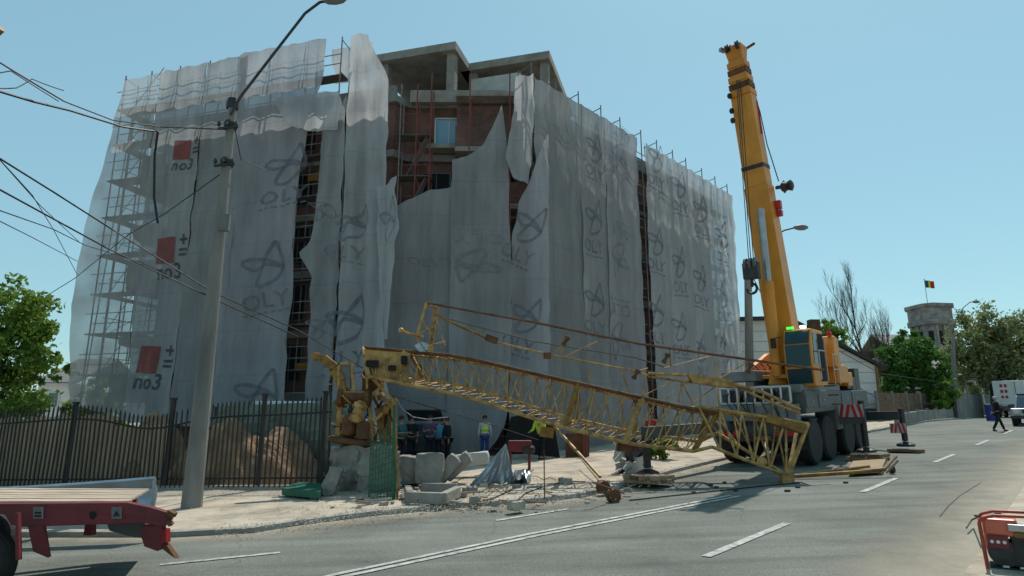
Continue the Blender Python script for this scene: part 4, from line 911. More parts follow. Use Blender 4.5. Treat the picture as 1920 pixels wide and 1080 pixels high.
mb = MB(); mb.slab([W(777,648,Dp-.1), W(786,642,Dp-.1), W(798,660,Dp-.1), W(790,664,Dp-.1)], (0,.05,0)); mb.slab([W(788,640,Dp-.1), W(802,644,Dp-.1), W(803,656,Dp-.1), W(797,656,Dp-.1)], (0,.05,0)); mb.build('steel_plate', M_steel, TC)
# chain link of bright rods from the A frame
P = [W(818,590,17.5), W(850,606,17.45), W(900,628,17.4), W(925,640,17.4)]
mb = MB(); mb.path(P, .04, 6)
for i in range(14): mb.lathe(lerpP(P, i/13), [(.03,-.03),(.06,0),(.03,.03)], 6, 'x')
mb.build('link_rod', M_gear, TC)
MB().box(W(922,636,17.3), (.34,.2,.16), Matrix.Rotation(.35,3,'Y')).build('link_block', M_rust, TC)
P = [W(925,640,17.4), W(1045,668,17.35), W(1190,695,17.3), W(1215,704,17.3)]
MB().path(P, .03, 6).build('tie_bar', M_mus, TC)
MB().path([W(812,590,17.9), W(1000,640,17.9), W(1190,670,17.8), W(1250,690,17.7)], .018, 5).build('wire_rope', M_dsteel, TC)
MB().box(W(1026,667,17.25), (.2,.16,.16)).build('link_block', M_rust, TC)
# folded upper jib part: thin box truss right of the middle
TU = [W(1215,700,17.3), W(1300,704,17.2), W(1345,712,17.1), W(1430,735,17.0), W(1500,768,16.9)]
TL = [W(1215,706,17.3), W(1320,720,17.2), W(1385,726,17.1), W(1440,752,17.0), W(1500,775,16.9)]
mb = MB(); mb.path(TU, .045, 6); mb.path(TL, .035, 6); mb.build('folded_jib_chord', M_mus, TC)
mb = MB(); mb.slab([W(1290,700,17.1), W(1372,712,17.05), W(1380,728,17.05), W(1300,718,17.1)], (0,.25,0)); mb.build('folded_jib_box', M_mus, TC)
up2 = [(1050,604+8),(1165,640),(1255,655),(1338,668),(1400,676)]
for a, b_, c_ in (((1058,625),(1052,668),17.5),((1110,690),(1098,735),17.4),((1165,695),(1180,738),17.4),((1255,650),(1258,692),17.3),((1338,668),(1346,712),17.2),((1278,716),(1272,756),17.2),((1278,716),(1300,760),17.2),((1346,722),(1350,770),17.1),((1385,728),(1384,776),17.1),((1210,705),(1205,748),17.3),((1445,745),(1452,780),17)):
    MB().tube(W(*a,c_), W(*b_,c_), .022, 5).build('hanger_rod', M_mus, TC)
for a, b_, c_ in (((1040,662),(1075,626),17.5),((1245,690),(1330,668),17.3),((1200,745),(1270,710),17.3),((1300,755),(1345,722),17.2),((1345,712),(1400,680),17.2),((1060,668),(1120,640),17.5),((1180,700),(1215,690),17.3),((1240,752),(1295,712),17.3)):
    MB().tube(W(*a,c_), W(*b_,c_), .014, 4).build('hanger_rod', M_mus, TC)
for x, y in ((1248,672),(1192,702),(1060,640),(1405,690)):
    mb = MB(); p = W(x,y,17.2); mb.bar(p-Vector((.1,0,.1)), p+Vector((.12,0,.1)), .05, .08); mb.bar(p+Vector((-.02,0,-.14)), p+Vector((.03,0,.14)), .06, .06); mb.build('clamp', M_rust, TC)
# tip section: buckled triangular end truss standing on the road
tipU0, tipU1, tipL0, tipL1 = W(1310,762,16.9), W(1515,795,16.5), W(1335,838,16.4), W(1478,893,16.4)
tipU0b, tipU1b, tipL0b = tipU0+Vector((.1,1.0,.0)), tipU1+Vector((.05,.7,0)), W(1345,812,17.3)
for a, b_ in ((tipU0,tipU1),(tipU0b,tipU1b),(tipL0,tipL1),(tipL0b,tipL1),(W(1300,846,16.5),tipL0),(LB[-1],tipL0b)): MB().tube(a, b_, .045, 7).build('chord', M_mus, TC)
mb = MB()
for i in range(5):
    a, b_ = tipU0.lerp(tipU1, i/5), tipU0.lerp(tipU1, (i+1)/5); c_ = tipL0.lerp(tipL1, min(1,(i+.5)/4.6)); mb.tube(a, c_, .03, 5); mb.tube(c_, b_, .03, 5)
    a, b_ = tipU0b.lerp(tipU1b, i/5), tipU0b.lerp(tipU1b, (i+1)/5); c_ = tipL0b.lerp(tipL1, min(1,(i+.5)/4.6)); mb.tube(a, c_, .025, 5); mb.tube(c_, b_, .025, 5); mb.tube(tipU0.lerp(tipU1, i/5), a, .025, 5)
mb.build('tip_lattice', M_mus, TC)
mb = MB(); mb.bar(tipU1, tipL1, .09, .07); mb.bar(tipU1b, tipL1, .07, .07); mb.bar(tipU1, tipU1b, .08, .08); mb.box(W(1475,898,16.4), (.28,.26,.26)); mb.lathe(W(1428,866,16.4), [(.05,-.05),(.13,-.03),(.13,.03),(.05,.05)], 10, 'y'); mb.build('tip_foot', M_mus, TC)
MB().slab([W(1440,775,16.6), W(1512,798,16.4), W(1508,812,16.4), W(1436,790,16.6)], (0,.5,0)).build('tip_plate', M_gear, TC)
# prop rod with rusty sheaves resting on the pavement
mb = MB(); g1 = G(1128,925,.12); mb.tube(W(1040,800,17), g1+Vector((-.02,0,.35)), .035, 6); mb.build('prop_rod', M_mus, TC)
mb = MB(); mb.tube(W(1185,842,17), W(1095,800,17.4), .02, 5); mb.tube(G(1112,905,.5), G(1170,925,.1), .02, 5); mb.tube(G(1090,868,.3)+Vector((0,0,.1)), G(1150,935,.05), .015, 5); mb.build('thin_rod', M_rust, TC)
for x, y in ((1131,915),(1150,926)):
    p = G(x, y+4, .13); MB().lathe(p+Vector((0,0,.06 if x < 1140 else 0)), [(.04,-.09),(.15,-.08),(.12,0),(.15,.08),(.04,.09)], 14, 'y', rotz(.4)).build('sheave', M_rust, TC)
MB().slab([W(1015,800,17), W(1040,802,17), W(1037,822,17), W(1012,818,17)], (0,.3,0)).build('trolley', M_gear, TC)
MB().slab([W(1160,828,16.9), W(1195,833,16.9), W(1188,848,16.9), W(1158,846,16.9)], (0,.3,0)).build('trolley', M_rust, TC)
# slewing base standing on ballast
def B(x, y, d, sx, sy, sz, m_, nm, rot=None, bev=.02): return MB().box(W(x,y,d), (sx,sy,sz), rot).build(nm, m_, TC, bevel=bev)
P = [W(592,668,17.4), W(606,672,17.4), W(628,690,17.4), W(640,715,17.4), W(645,745,17.4)]
mb = MB()
for a, b_, w_ in zip(P[:-1], P[1:], (.14,.24,.27,.24)): mb.bar(a, b_, .22, w_)
mb.lathe(P[0], [(.05,-.1),(.12,-.05),(.12,.05),(.05,.1)], 10, 'y'); mb.build('hook_arm', M_gear, TC)
mb = MB()
for a, b_ in (((635,680),(635,736)),((635,736),(688,736)),((635,682),(658,680)),((688,736),(688,680)),((660,680),(662,730))): mb.bar(W(*a,17.3), W(*b_,17.3), .06, .06)
mb.build('cabinet_frame', M_mus, TC)
B(648,708,17.5,.34,.3,.7,M_lgrey,'control_cabinet')
B(700,715,17.8,.5,.5,.55,M_rust,'motor_housing')
mb = MB(); mb.lathe(W(665,745,17.4), [(.1,-.45),(.26,-.42),(.26,-.3),(.18,-.28),(.18,.28),(.26,.3),(.26,.42),(.1,.45)], 16, 'x'); mb.build('hoist_drum', M_rust, TC)
mb = MB(); mb.lathe(W(672,772,17.2), [(.1,-.3),(.19,-.26),(.19,-.1),(.15,-.09),(.15,.1),(.19,.12),(.19,.2),(.08,.3)], 14, 'z', Matrix.Rotation(.3,3,'Y')); mb.build('slewing_motor', M_mus, TC)
mb = MB(); mb.lathe(W(655,800,17.3), [(.12,-.3),(.2,-.2),(.2,.2),(.12,.3)], 12, 'z'); mb.lathe(W(680,812,17.2), [(.1,-.2),(.18,-.15),(.18,.25),(.1,.3)], 12, 'z'); mb.build('gear_motor', M_rust, TC)
mb = MB(); mb.lathe(W(670,828,17.7), [(.75,-.08),(.8,-.04),(.8,.04),(.72,.08)], 24, 'z', Matrix.Rotation(.12,3,'Y')); mb.build('slewing_ring', M_rust, TC)
mb = MB()
for a, b_, w_ in (((640,738),(632,830),.12),((700,735),(735,760),.14),((738,750),(738,830),.11),((700,790),(740,755),.08),((650,790),(720,720),.09),((700,830),(690,750),.1),((640,830),(690,820),.14),((628,750),(655,830),.07),((690,700),(740,755),.08),((640,780),(700,830),.07)):
    mb.bar(W(*a,17.3+w_), W(*b_,17.4+w_), w_, w_)
mb.build('base_frame', M_mus, TC)
MB().slab([W(702,765,17.6), W(738,752,17.6), W(740,828,17.6), W(712,830,17.6)], (0,.06,0)).build('base_panel', M_gear, TC)
mb = MB(); rnd = random.Random(3)
for k in range(16):
    a = W(rnd.uniform(628,735), rnd.uniform(725,800), 17.2+rnd.random()*.6); mb.path([a, a+Vector((rnd.uniform(-.3,.3),rnd.uniform(-.2,.2),rnd.uniform(-.5,-.1))), a+Vector((rnd.uniform(-.4,.4),0,rnd.uniform(-.9,-.4)))], .018, 5)
mb.build('hose', M_black, TC)
for k in range(14):
    x, y = rnd.uniform(628,738), rnd.uniform(715,822); a = W(x, y, 17.1+rnd.random()*.5); b_ = a+Vector((rnd.uniform(-.35,.35), rnd.uniform(-.1,.3), rnd.uniform(-.35,.35))); MB().bar(a, b_, rnd.uniform(.03,.1), rnd.uniform(.02,.05)).build('bent_strut', rnd.choice([M_mus,M_rust,M_rust,M_dsteel]), TC)
for k in range(7):
    x, y = rnd.uniform(640,728), rnd.uniform(735,815); B(x, y, 17.35+rnd.random()*.3, rnd.uniform(.12,.3), rnd.uniform(.1,.3), rnd.uniform(.1,.3), rnd.choice([M_rust,M_gear,M_dsteel]), 'bracket', Matrix.Rotation(rnd.random(),3,'Y'))
# cable trailing from the base
MB().path([W(742,745,17.3), W(755,768,17.3), W(775,782,17.4), W(800,786,17.5), W(840,782,17.6)], .014, 5).build('wire_rope', M_steel, TC)
MB().path([W(735,742,17.8), W(900,790,18.0), W(1010,825,18.2)], .012, 5).build('wire_rope', M_dsteel, TC)
# ---------------------------------------------------------------- broken ballast, debris
def rock(c, size, seed, name, label, m=M_conc, jag=.25,  cat='concrete block', rot=None, grp=None):
    bm = bmesh.new(); bmesh.ops.create_cube(bm, size=1); bmesh.ops.subdivide_edges(bm, edges=bm.edges, cuts=(9 if jag > .29 and max(size) > .5 else 6 if max(size) > .3 else 2), use_grid_fill=True)
    mb = MB(); vs = []
    for v in bm.verts:
        p = v.co.copy(); k = 1-.18*(abs(p.x)*abs(p.y)+abs(p.y)*abs(p.z)+abs(p.x)*abs(p.z))*1.2
        p *= k; p = Vector((p.x*size[0], p.y*size[1], p.z*size[2])); nn = noise.noise_vector(Vector(p)*1.9+Vector((seed*3.1,0,0)))*jag*min(size); n2 = noise.noise_vector(Vector(p)*6+Vector((seed,0,0)))*jag*.25*min(size); n3 = noise.noise_vector(Vector(p)*17+Vector((0,seed,0)))*(.02 if max(size) > .3 else .004); p += nn+n2*1.6+n3
        if rot is not None: p = rot @ p
        vs.append(Vector(c)+p)
    bm.verts.index_update(); mb.add(vs, [tuple(v.index for v in f.verts) for f in bm.faces]); bm.free()
    o = mb.build(name, m, origin=tuple(c)); tag(o, label, cat, grp); return o
def on_g(px, py, h): p = G(px, py, .1); return Vector((p.x, p.y, p.z+h))
rock(on_g(655,922,.55)+Vector((0,.4,.05)), (.95,.7,1.25), 1, 'concrete_block', 'large jagged concrete lump under the slewing base, tilted left', jag=.36, rot=Matrix.Rotation(-.12,3,'Y'))
rock(on_g(703,925,.5)+Vector((0,.4,.05)), (.95,.7,1.15), 2, 'concrete_block', 'large jagged concrete lump beside the green mesh, streaked with sunlight', jag=.36, rot=Matrix.Rotation(.1,3,'Y'))
rock(on_g(660,905,1.45)+Vector((0,.6,0)), (1.2,.9,.75), 3, 'ballast_block', 'smooth grey ballast block right under the rusty machinery', jag=.05)
rock(on_g(622,928,.3), (.36,.45,.75), 4, 'concrete_block', 'small leaning concrete slab at the fence end', jag=.2, rot=Matrix.Rotation(.2,3,'Y'))
rock(on_g(762,912,.42), (.72,.6,.78), 5, 'concrete_beam', 'square ended stone block just right of the green mesh post', M_conc, .07)
rock(on_g(805,912,.45), (.75,.6,.82), 6, 'concrete_beam', 'square stone block second from the green mesh post', M_conc, .07)
rock(on_g(835,908,.4)+Vector((.05,-.05,0)), (.4,.5,.85), 7, 'concrete_beam', 'slanted stone slab leaning against the square blocks', M_conc, .1, rot=Matrix.Rotation(.7,3,'Y'))
rock(on_g(858,906,.45), (.36,.45,.9), 8, 'concrete_beam', 'narrow tilted slab beside the long pale beam', M_conc, .1, rot=Matrix.Rotation(.85,3,'Y'))
rock(on_g(880,896,.45)+Vector((0,.3,.05)), (1.2,.4,.38), 9, 'concrete_beam', 'long pale beam pointing right over the rubble', M_tarp, .06, rot=Matrix.Rotation(-.12,3,'Y'))
# manhole ring shaped kerb blocks
kr_ = thing('broken_kerb', 'low broken square frame of pale kerb stones lying on the pavement', 'kerb stones', tuple(G(805,935)))
for a, b_ in (((762,943),(830,946)),((830,946),(858,932)),((764,930),(768,941)),((790,925),(856,926))):
    p, q = G(*a,.12), G(*b_,.12); MB().bar(p+Vector((0,0,.12)), q+Vector((0,0,.12)), .16, .24).build('kerb_stone', M_conc, kr_, bevel=.02)
# rubble, each stone
rnd = random.Random(17)
for i in range(70):
    if i < 45: px, py = rnd.gauss(820,110), rnd.uniform(905,955)
    else: px, py = rnd.uniform(600,1180), rnd.uniform(895,950)
    s_ = abs(rnd.gauss(0,.06))+.04; p = G(px, py, .1)
    rock(p+Vector((0,0,s_*.3)), (s_*1.5,s_,s_*.8), i+30, 'concrete_chunk', 'small chunk of broken concrete among the rubble on the pavement', rnd.choice([M_conc,M_concd,M_dust]), .3, 'rubble', rotz(rnd.random()*6), 'rubble scattered on the pavement')
# green mesh fence fragment
gf = thing('mesh_fence_panel', 'bent green mesh fence panel with one upright post beside the rusty machinery', 'fence panel', tuple(G(742,940)))
gpt = G(738,945); MB().tube(gpt, W(740,760,gpt.y), .045, 8).build('post', M_green, gf)
MB().tube(G(745,945), W(741,745,gpt.y), .03, 8).build('post', M_gear, gf)
mb = MB(); a0, b0 = G(690,940), gpt
for i in range(9): p, q = a0.lerp(b0, i/8), a0.lerp(b0, i/8)+Vector((0,0,1.9-.5*(1-i/8))); mb.tube(p, q, .009, 4)
for j in range(12): mb.tube(a0+Vector((0,0,.12*j)), b0+Vector((0,0,.16*j)), .009, 4)
mb.build('wire_mesh', M_green, gf)
MB().grid([[a0.lerp(b0, i/8)+Vector((0,-.03,(1.35-.0*i)*j/8)) for i in range(9)] for j in range(9)]).build('green_netting', M_gnet, gf)
# crumpled sheet metal
P0 = G(890,912,.1); rows = []
for j in range(13):
    t = j/12; L_ = W(880,912,P0.y).lerp(W(948,832,P0.y+.2), t); Rr = W(965,905,P0.y+.3).lerp(W(950,834,P0.y+.25), t**.8)
    rows.append([L_.lerp(Rr, i/12)+Vector((0, .12*math.sin(i*1.3+t*3)*(1-t), .03*math.sin(i*2.1+j)*(1-t))) for i in range(13)])
o = MB().grid(rows).build('sheet_metal', M_alu, origin=tuple(P0)); tag(o, 'crumpled silvery metal sheet standing up to a point among the rubble', 'metal sheet')
rows = [[G(955+40*i/8, 908-12*j/6, .1)+Vector((0,0,.25*abs(math.sin(i*.9+j*1.1)))) for i in range(9)] for j in range(7)]
o = MB().grid(rows).build('sheet_metal', M_alu, origin=tuple(G(975,905))); tag(o, 'small crumpled foil like scrap right of the pointed metal sheet', 'metal sheet')
bp = thing('debris_pile', 'heap of white and blue scrap and pipes leaning at the foot of the right netting', 'scrap heap', tuple(G(1190,890)))
rnd = random.Random(23)
for i in range(26):
    c = G(rnd.gauss(1188,16), 888, .1)+Vector((0,rnd.uniform(0,.6),rnd.uniform(.05,.85))); MB().box(c, (rnd.uniform(.1,.35),rnd.uniform(.05,.2),rnd.uniform(.05,.35)), Matrix.Rotation(rnd.random()*3,3,'Y')).build('scrap_piece', rnd.choice([M_alu,M_white,M_cgrey,M_navy,M_tarp]), bp)
for a, b_ in (((1160,885),(1205,835)),((1170,888),(1215,850)),((1155,880),(1190,862))): MB().tube(G(*a,.15), G(a[0],a[1],.15).lerp(W(*b_,G(*a).y+.3), 1), .03, 6).build('pipe', M_steel, bp)
rc = thing('red_compressor', 'small red machine on legs in the shade left of the second hi-vis worker', 'machine', tuple(G(975,885)))
p = G(975,884,.1); MB().box(p+Vector((0,.5,.75)), (.75,.5,.35)).build('body', M_tred, rc, bevel=.04)
for dx in (-.3,.3): MB().box(p+Vector((dx,.5,.3)), (.08,.4,.6)).build('leg', M_tred, rc)
MB().lathe(p+Vector((.28,.3,.65)), [(.05,-.2),(.12,-.15),(.12,.15),(.05,.2)], 12, 'x').build('tank', M_dsteel, rc)
tn = thing('shaded_net_opening', 'black slab standing for the shade under the lifted netting, with a gate and red props', 'netting gap', tuple(G(975,868)))
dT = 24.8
MB().slab([W(942,846,dT), W(958,782,dT), W(1000,772,dT), W(1040,800,dT), W(1050,858,dT)], (0,.15,0)).build('opening', M_dark, tn)  # black slab paints the shade inside the opening under the net
MB().slab([W(1060,885,dT), W(1062,812,dT), W(1105,812,dT), W(1105,880,dT)], (0,.15,0)).build('gate', M_rust, tn)
for x in (1095,1100,1160): MB().tube(W(x,880,dT-.3), W(x,790,dT-.3), .05, 6).build('red_prop', M_scafr, tn)
# small stones and loose wires on the pavement and road
for i, (lab, pts) in enumerate((('thin black wire curling from the metal sheet over the pavement', [(1000,880),(985,897),(960,918),(925,934),(900,940)]),('thin black wire lying below the tyre mark left of the sheaves', [(1048,905),(1020,912),(985,925),(968,940)]),('dark wire lying across the road beneath the lattice tip', [(1180,938),(1300,925),(1420,912),(1500,905)]))):
    o = MB().path([G(x,y,.12 if i < 2 else .02) for x, y in pts], .015, 5).build('loose_wire', M_cable, origin=tuple(G(*pts[0]))); tag(o, lab, 'wire')
o = tag(MB().tube(G(1021,937,.1), G(1021,937,.1)+Vector((0,0,1.05)), .014, 6).build('marker_rod', M_dsteel, origin=tuple(G(1021,937))), 'thin upright iron rod standing on the pavement', 'rod')
rr_ = random.Random(77)
for i in range(10):
    p = G(rr_.uniform(1290,1660), rr_.uniform(895,925), .02); rock(p, (.1,.08,.05), i+200, 'metal_scrap', 'dark scrap fragment lying on the road near the lattice tip', M_dsteel, .3, 'scrap', None, 'scrap fragments on the road')
# bent reinforcing bars, splinters and gravel
rnd = random.Random(91)
for i in range(16):
    p = G(rnd.gauss(850,120), rnd.uniform(900,948), .12); a = rnd.random()*6.28; L_ = rnd.uniform(.3,1.0); pts = [p+Vector((math.cos(a)*L_*k/5, math.sin(a)*L_*k/5, .03+.16*rnd.random()*math.sin(k*.6))) for k in range(6)]
    tag(MB().path(pts, .009, 5).build('reinforcing_bar', M_rust, origin=tuple(p)), 'bent rusty reinforcing bar among the rubble on the pavement', 'steel bar', 'bent bars among the rubble')
for i in range(18):
    p = G(rnd.uniform(640,1150), rnd.uniform(900,948), .14); MB().box(p, (rnd.uniform(.15,.6),.05,.025), rotz(rnd.random()*3)).build('timber_splinter', rnd.choice([M_wood,M_woodd]), origin=tuple(p)); o = bpy.context.scene.collection.objects[-1] if False else None
for o in [o for o in col.objects if o.name.startswith('timber_splinter')]: tag(o, 'small timber splinter lying on the dusty pavement', 'timber', 'splinters on the pavement')
mb = MB()
for i in range(3200):
    if i < 1700: px, py = rnd.uniform(380,1350), 0; t_ = rnd.random(); kk = kerb_px; x_ = rnd.uniform(400,1400); py = next((a[1]+(b_[1]-a[1])*(x_-a[0])/(b_[0]-a[0]) for a, b_ in zip(kk[:-1], kk[1:]) if a[0] <= x_ <= b_[0]), 950)+rnd.gauss(-4,7); px = x_
    else: px, py = rnd.gauss(850,190), rnd.uniform(890,960)
    if py < 870: continue
    p = G(px, min(py,1070), .115 if py < 985-(px-560)*.07 else .02); s_ = rnd.uniform(.008,.028); a = rnd.random()*6
    mb.add([p+Vector((math.cos(a)*s_,math.sin(a)*s_,0)), p+Vector((math.cos(a+2)*s_,math.sin(a+2)*s_,0)), p+Vector((math.cos(a+4.1)*s_,math.sin(a+4.1)*s_,0)), p+Vector((0,0,s_*.8))], [(0,1,3),(1,2,3),(2,0,3),(0,2,1)])
o = mb.build('gravel', M_dust); o['kind'] = 'stuff'
# exposed shape: rough concrete faces
#MORE3#
# ---------------------------------------------------------------- mobile crane
f2 = Vector((.655,.756)).normalized(); ang = math.atan2(f2.y, f2.x)
cr0 = Vector((8.75, 19.3)); crg = gz(cr0.x, cr0.y)+.02
MC = thing('mobile_crane', 'big yellow telescopic mobile crane with retracted boom raised beside the netted block', 'mobile crane', (cr0.x, cr0.y, crg), local=True); MC.rotation_euler = (0, -math.atan(.049), ang)
# local: x forward (uphill), y to the left, z up; rear right corner of the carrier at the origin
MI = (Matrix.Translation((cr0.x, cr0.y, crg)) @ Matrix.Rotation(ang,4,'Z') @ Matrix.Rotation(-math.atan(.049),4,'Y')).inverted()
def ML(px, py, d): return MI @ W(px, py, d)
mb = MB(); mb.slab([(.0,.25,.75),(.0,.25,1.35),(7.9,.25,1.35),(8.3,.25,1.1),(8.3,.25,.75)], (0,2.25,0)); mb.build('chassis', M_cgrey, MC, bevel=.03)
mb = MB(); mb.slab([(.25,0,1.55),(.25,0,2.25),(3.9,0,2.2),(8.2,0,2.2),(8.2,0,1.55)], (0,.75,0)); mb.slab([(.25,2.75,1.55),(.25,2.75,2.25),(8.2,2.75,2.2),(8.2,2.75,1.55)], (0,-.75,0)); mb.slab([(3.45,0,.9),(3.45,0,1.55),(4.15,0,1.55),(4.15,0,.9)], (0,.7,0)); mb.build('fender', M_cgrey, MC, bevel=.03)
mb = MB(); mb.box((2.4,1.38,2.3), (4.4,2.6,.25)); mb.box((-.1,1.38,1.6), (.35,2.5,.5)); mb.build('deck', M_lgrey, MC, bevel=.02)
mb = MB(); mb.box((-.2,1.38,.85), (.12,2.7,.22)); mb.build('rear_bumper', M_dsteel, MC)
for y in (.35,.75,2.0,2.4): MB().box((-.28,y,.98), (.05,.22,.14)).build('tail_lamp', M_red, MC, bevel=.01)
MB().box((-.27,1.2,.85), (.04,.5,.12)).build('number_plate', M_gear, MC)
for ax in (.85,2.45,4.85,6.45):
    for y in (.2,2.55):
        wh = MB().lathe((ax,y,.70), [(.42,-.2),(.64,-.2),(.7,-.13),(.7,.13),(.64,.2),(.42,.2)], 28, 'y').build('wheel', M_black, MC)
        MB().lathe((ax,y,.70), [(.1,-.14),(.16,-.13),(.2,-.06),(.38,-.06),(.42,-.17),(.42,.17),(.1,.17)], 20, 'y').build('rim', M_lgrey, wh)
for y in (.2, 2.55): MB().box((-.02,y,.75), (.03,.5,.5)).build('mudflap', M_black, MC)
# white railing / stowed ladders at the rear
mb = MB()
for i in range(9): mb.bar((-.15,.3+.27*i,1.9), (-.15,.3+.27*i,2.38), .05)
for z in (1.9,2.38): mb.bar((-.15,.3,z), (-.15,2.5,z), .05)
mb.build('rear_rack', M_white, MC)
for k, (y, m_) in enumerate(((.5,M_cgrey),(1.0,M_dsteel),(1.6,M_cgrey),(2.1,M_dsteel))): MB().box((.05,y,2.1), (.2,.36,.4)).build('stowage_box', m_, MC, bevel=.02)
# outrigger beams and jacks
jackR = MI @ (G(1627,858)+Vector((0,0,.0))); jackF = MI @ G(1700,846); jackL = MI @ G(1216,905)
def jack(j, beam_from, lab=None, tall=1.5, plate=True):
    mb = MB(); mb.bar(beam_from, (j.x, j.y, 1.25), .26, .3); mb.build('outrigger_beam', M_cgrey, MC)
    mb = MB(); mb.tube((j.x,j.y,.35), (j.x,j.y,tall), .1, 12); mb.build('jack_leg', M_dsteel, MC); MB().tube((j.x,j.y,.24), (j.x,j.y,.6), .055, 10).build('jack_rod', M_steel, MC)
    MB().lathe((j.x,j.y,.2), [(.1,.12),(.3,.04),(.3,-.02),(.28,-.04)], 16).build('jack_pad', M_dsteel, MC)
jack(jackR, (3.9,.4,1.2), tall=1.85); jack(jackF, (8.0,.4,1.2), tall=1.5); jack(jackL, (.4,2.3,1.2), tall=1.1)
def striped(j, off, w_, h_):
    # red and white hazard board facing the rear
    c = Vector((j.x+off[0], j.y+off[1], off[2])); p = MB().box(c, (.03,w_,h_)).build('hazard_board', M_whc, MC)
    n = 4
    for k in range(n):
        y0 = -w_/2+w_*k/n; sg = 1 if k < n/2 else -1; P = [(y0,-h_/2),(y0+w_/n*.5,-h_/2),(y0+w_/n,h_/2),(y0+w_/n*.5,h_/2)]
        if sg < 0: P = [(y0+w_/n*.5,-h_/2),(y0+w_/n,-h_/2),(y0+w_/n*.5,h_/2),(y0,h_/2)]
        MB().slab([c+Vector((-.017,y,z)) for y, z in P], (-.006,0,0)).build('red_stripe', M_red, p)
striped(jackR, (-.14,.3,1.52), .75, .42); striped(jackF, (-.14,.15,.8), .5, .34)
# superstructure (turned to the rear: it looks towards the camera)
tcx, tcy = 2.6, 1.37
MB().lathe((tcx,tcy,2.52), [(.9,-.12),(.95,-.05),(.95,.08),(.85,.12)], 28).build('slewing_ring', M_dsteel, MC)
mb = MB(); mb.slab([(.9,.55,2.62),(4.6,.55,2.62),(4.6,.55,3.2),(3.2,.55,3.6),(1.6,.55,3.1),(.9,.55,2.9)], (0,.16,0)); mb.slab([(.9,1.95,2.62),(4.6,1.95,2.62),(4.6,1.95,3.2),(3.2,1.95,3.6),(1.6,1.95,3.1),(.9,1.95,2.9)], (0,.16,0)); mb.box((2.7,1.37,2.7), (3.6,1.5,.12)); mb.build('turntable', M_yel2, MC, bevel=.02)
MB().box((1.0,2.0,2.75), (1.5,1.1,.34)).build('front_deck', M_lgrey, MC, bevel=.03)
MB().slab([ML(1440,722,20.6), ML(1447,680,20.6), ML(1476,676,20.6), ML(1476,722,20.6)], (.5,0,0)).build('boom_bracket', M_yel2, MC, bevel=.02)
# cab: outline of its side extruded, glass panels proud
c0 = ML(1470,735,20.3); c1 = ML(1524,735,20.3)
cx0 = .75; cy0, cy1 = -.22, .62; z0, z1 = 2.35, 4.15
cab = MB(); cab.slab([(cx0,cy0,z0),(cx0+1.3,cy0,z0),(cx0+1.3,cy0,z1-.02),(cx0+.1,cy0,z1),(cx0-.08,cy0,z1-.5),(cx0-.12,cy0,z0+.6)], (0,cy1-cy0,0)); cabo = cab.build('cab', M_yel2, MC, bevel=.04)
M_gcab = mat('cab glass', (.012,.05,.06), (.008,.03,.04), .8, .15, spec=.35)
MB().slab([(cx0-.14,cy0+.06,z0+.62),(cx0-.14,cy1-.06,z0+.62),(cx0-.1,cy1-.06,z1-.5),(cx0-.1,cy0+.06,z1-.5)], (.02,0,0)).build('windscreen', M_gcab, cabo)
MB().slab([(cx0-.1,cy0+.06,z1-.46),(cx0-.1,cy1-.06,z1-.46),(cx0+.06,cy1-.06,z1-.05),(cx0+.06,cy0+.06,z1-.05)], (.02,0,0)).build('roof_window', M_gcab, cabo)
MB().slab([(cx0-.06,cy0+.06,z0+.1),(cx0-.06,cy1-.06,z0+.1),(cx0-.14,cy1-.06,z0+.55),(cx0-.14,cy0+.06,z0+.55)], (.02,0,0)).build('lower_window', M_gcab, cabo)
MB().slab([(cx0+.05,cy0-.015,z0+.7),(cx0+.55,cy0-.015,z0+.7),(cx0+.55,cy0-.015,z1-.14),(cx0+.14,cy0-.015,z1-.14)], (0,.012,0)).build('side_window', M_gcab, cabo)
MB().slab([(cx0+.62,cy0-.015,z0+.15),(cx0+1.2,cy0-.015,z0+.15),(cx0+1.2,cy0-.015,z1-.14),(cx0+.62,cy0-.015,z1-.14)], (0,.012,0)).build('door', M_dark, cabo)
mb = MB(); mb.tube((cx0+.2,cy0-.12,z0+.2), (cx0+.2,cy0-.12,z0+1.1), .02, 6); mb.tube((cx0+.9,cy0-.12,z0+.1), (cx0+.9,cy0-.12,z1-.3), .02, 6); mb.tube((cx0+.2,cy0-.12,z0+1.1),(cx0+.9,cy0-.12,z0+1.1),.02,6); mb.build('handrail', M_steel, cabo)
MB().box((cx0+.0,cy1-.25,z1+.05), (.1,.2,.06)).build('beacon', emis('green beacon', (.05,.9,.06), 2.0), cabo)
MB().box((cx0+.0,cy0+.2,z1+.05), (.12,.16,.09)).build('work_lamp', emis('white lamp', (.95,1,.92), 2.0), cabo)
for k in range(3): MB().box((cx0+.4+.3*k,cy0-.3,z0-.28*k+.0), (.28,.3,.04)).build('step', M_dsteel, cabo)
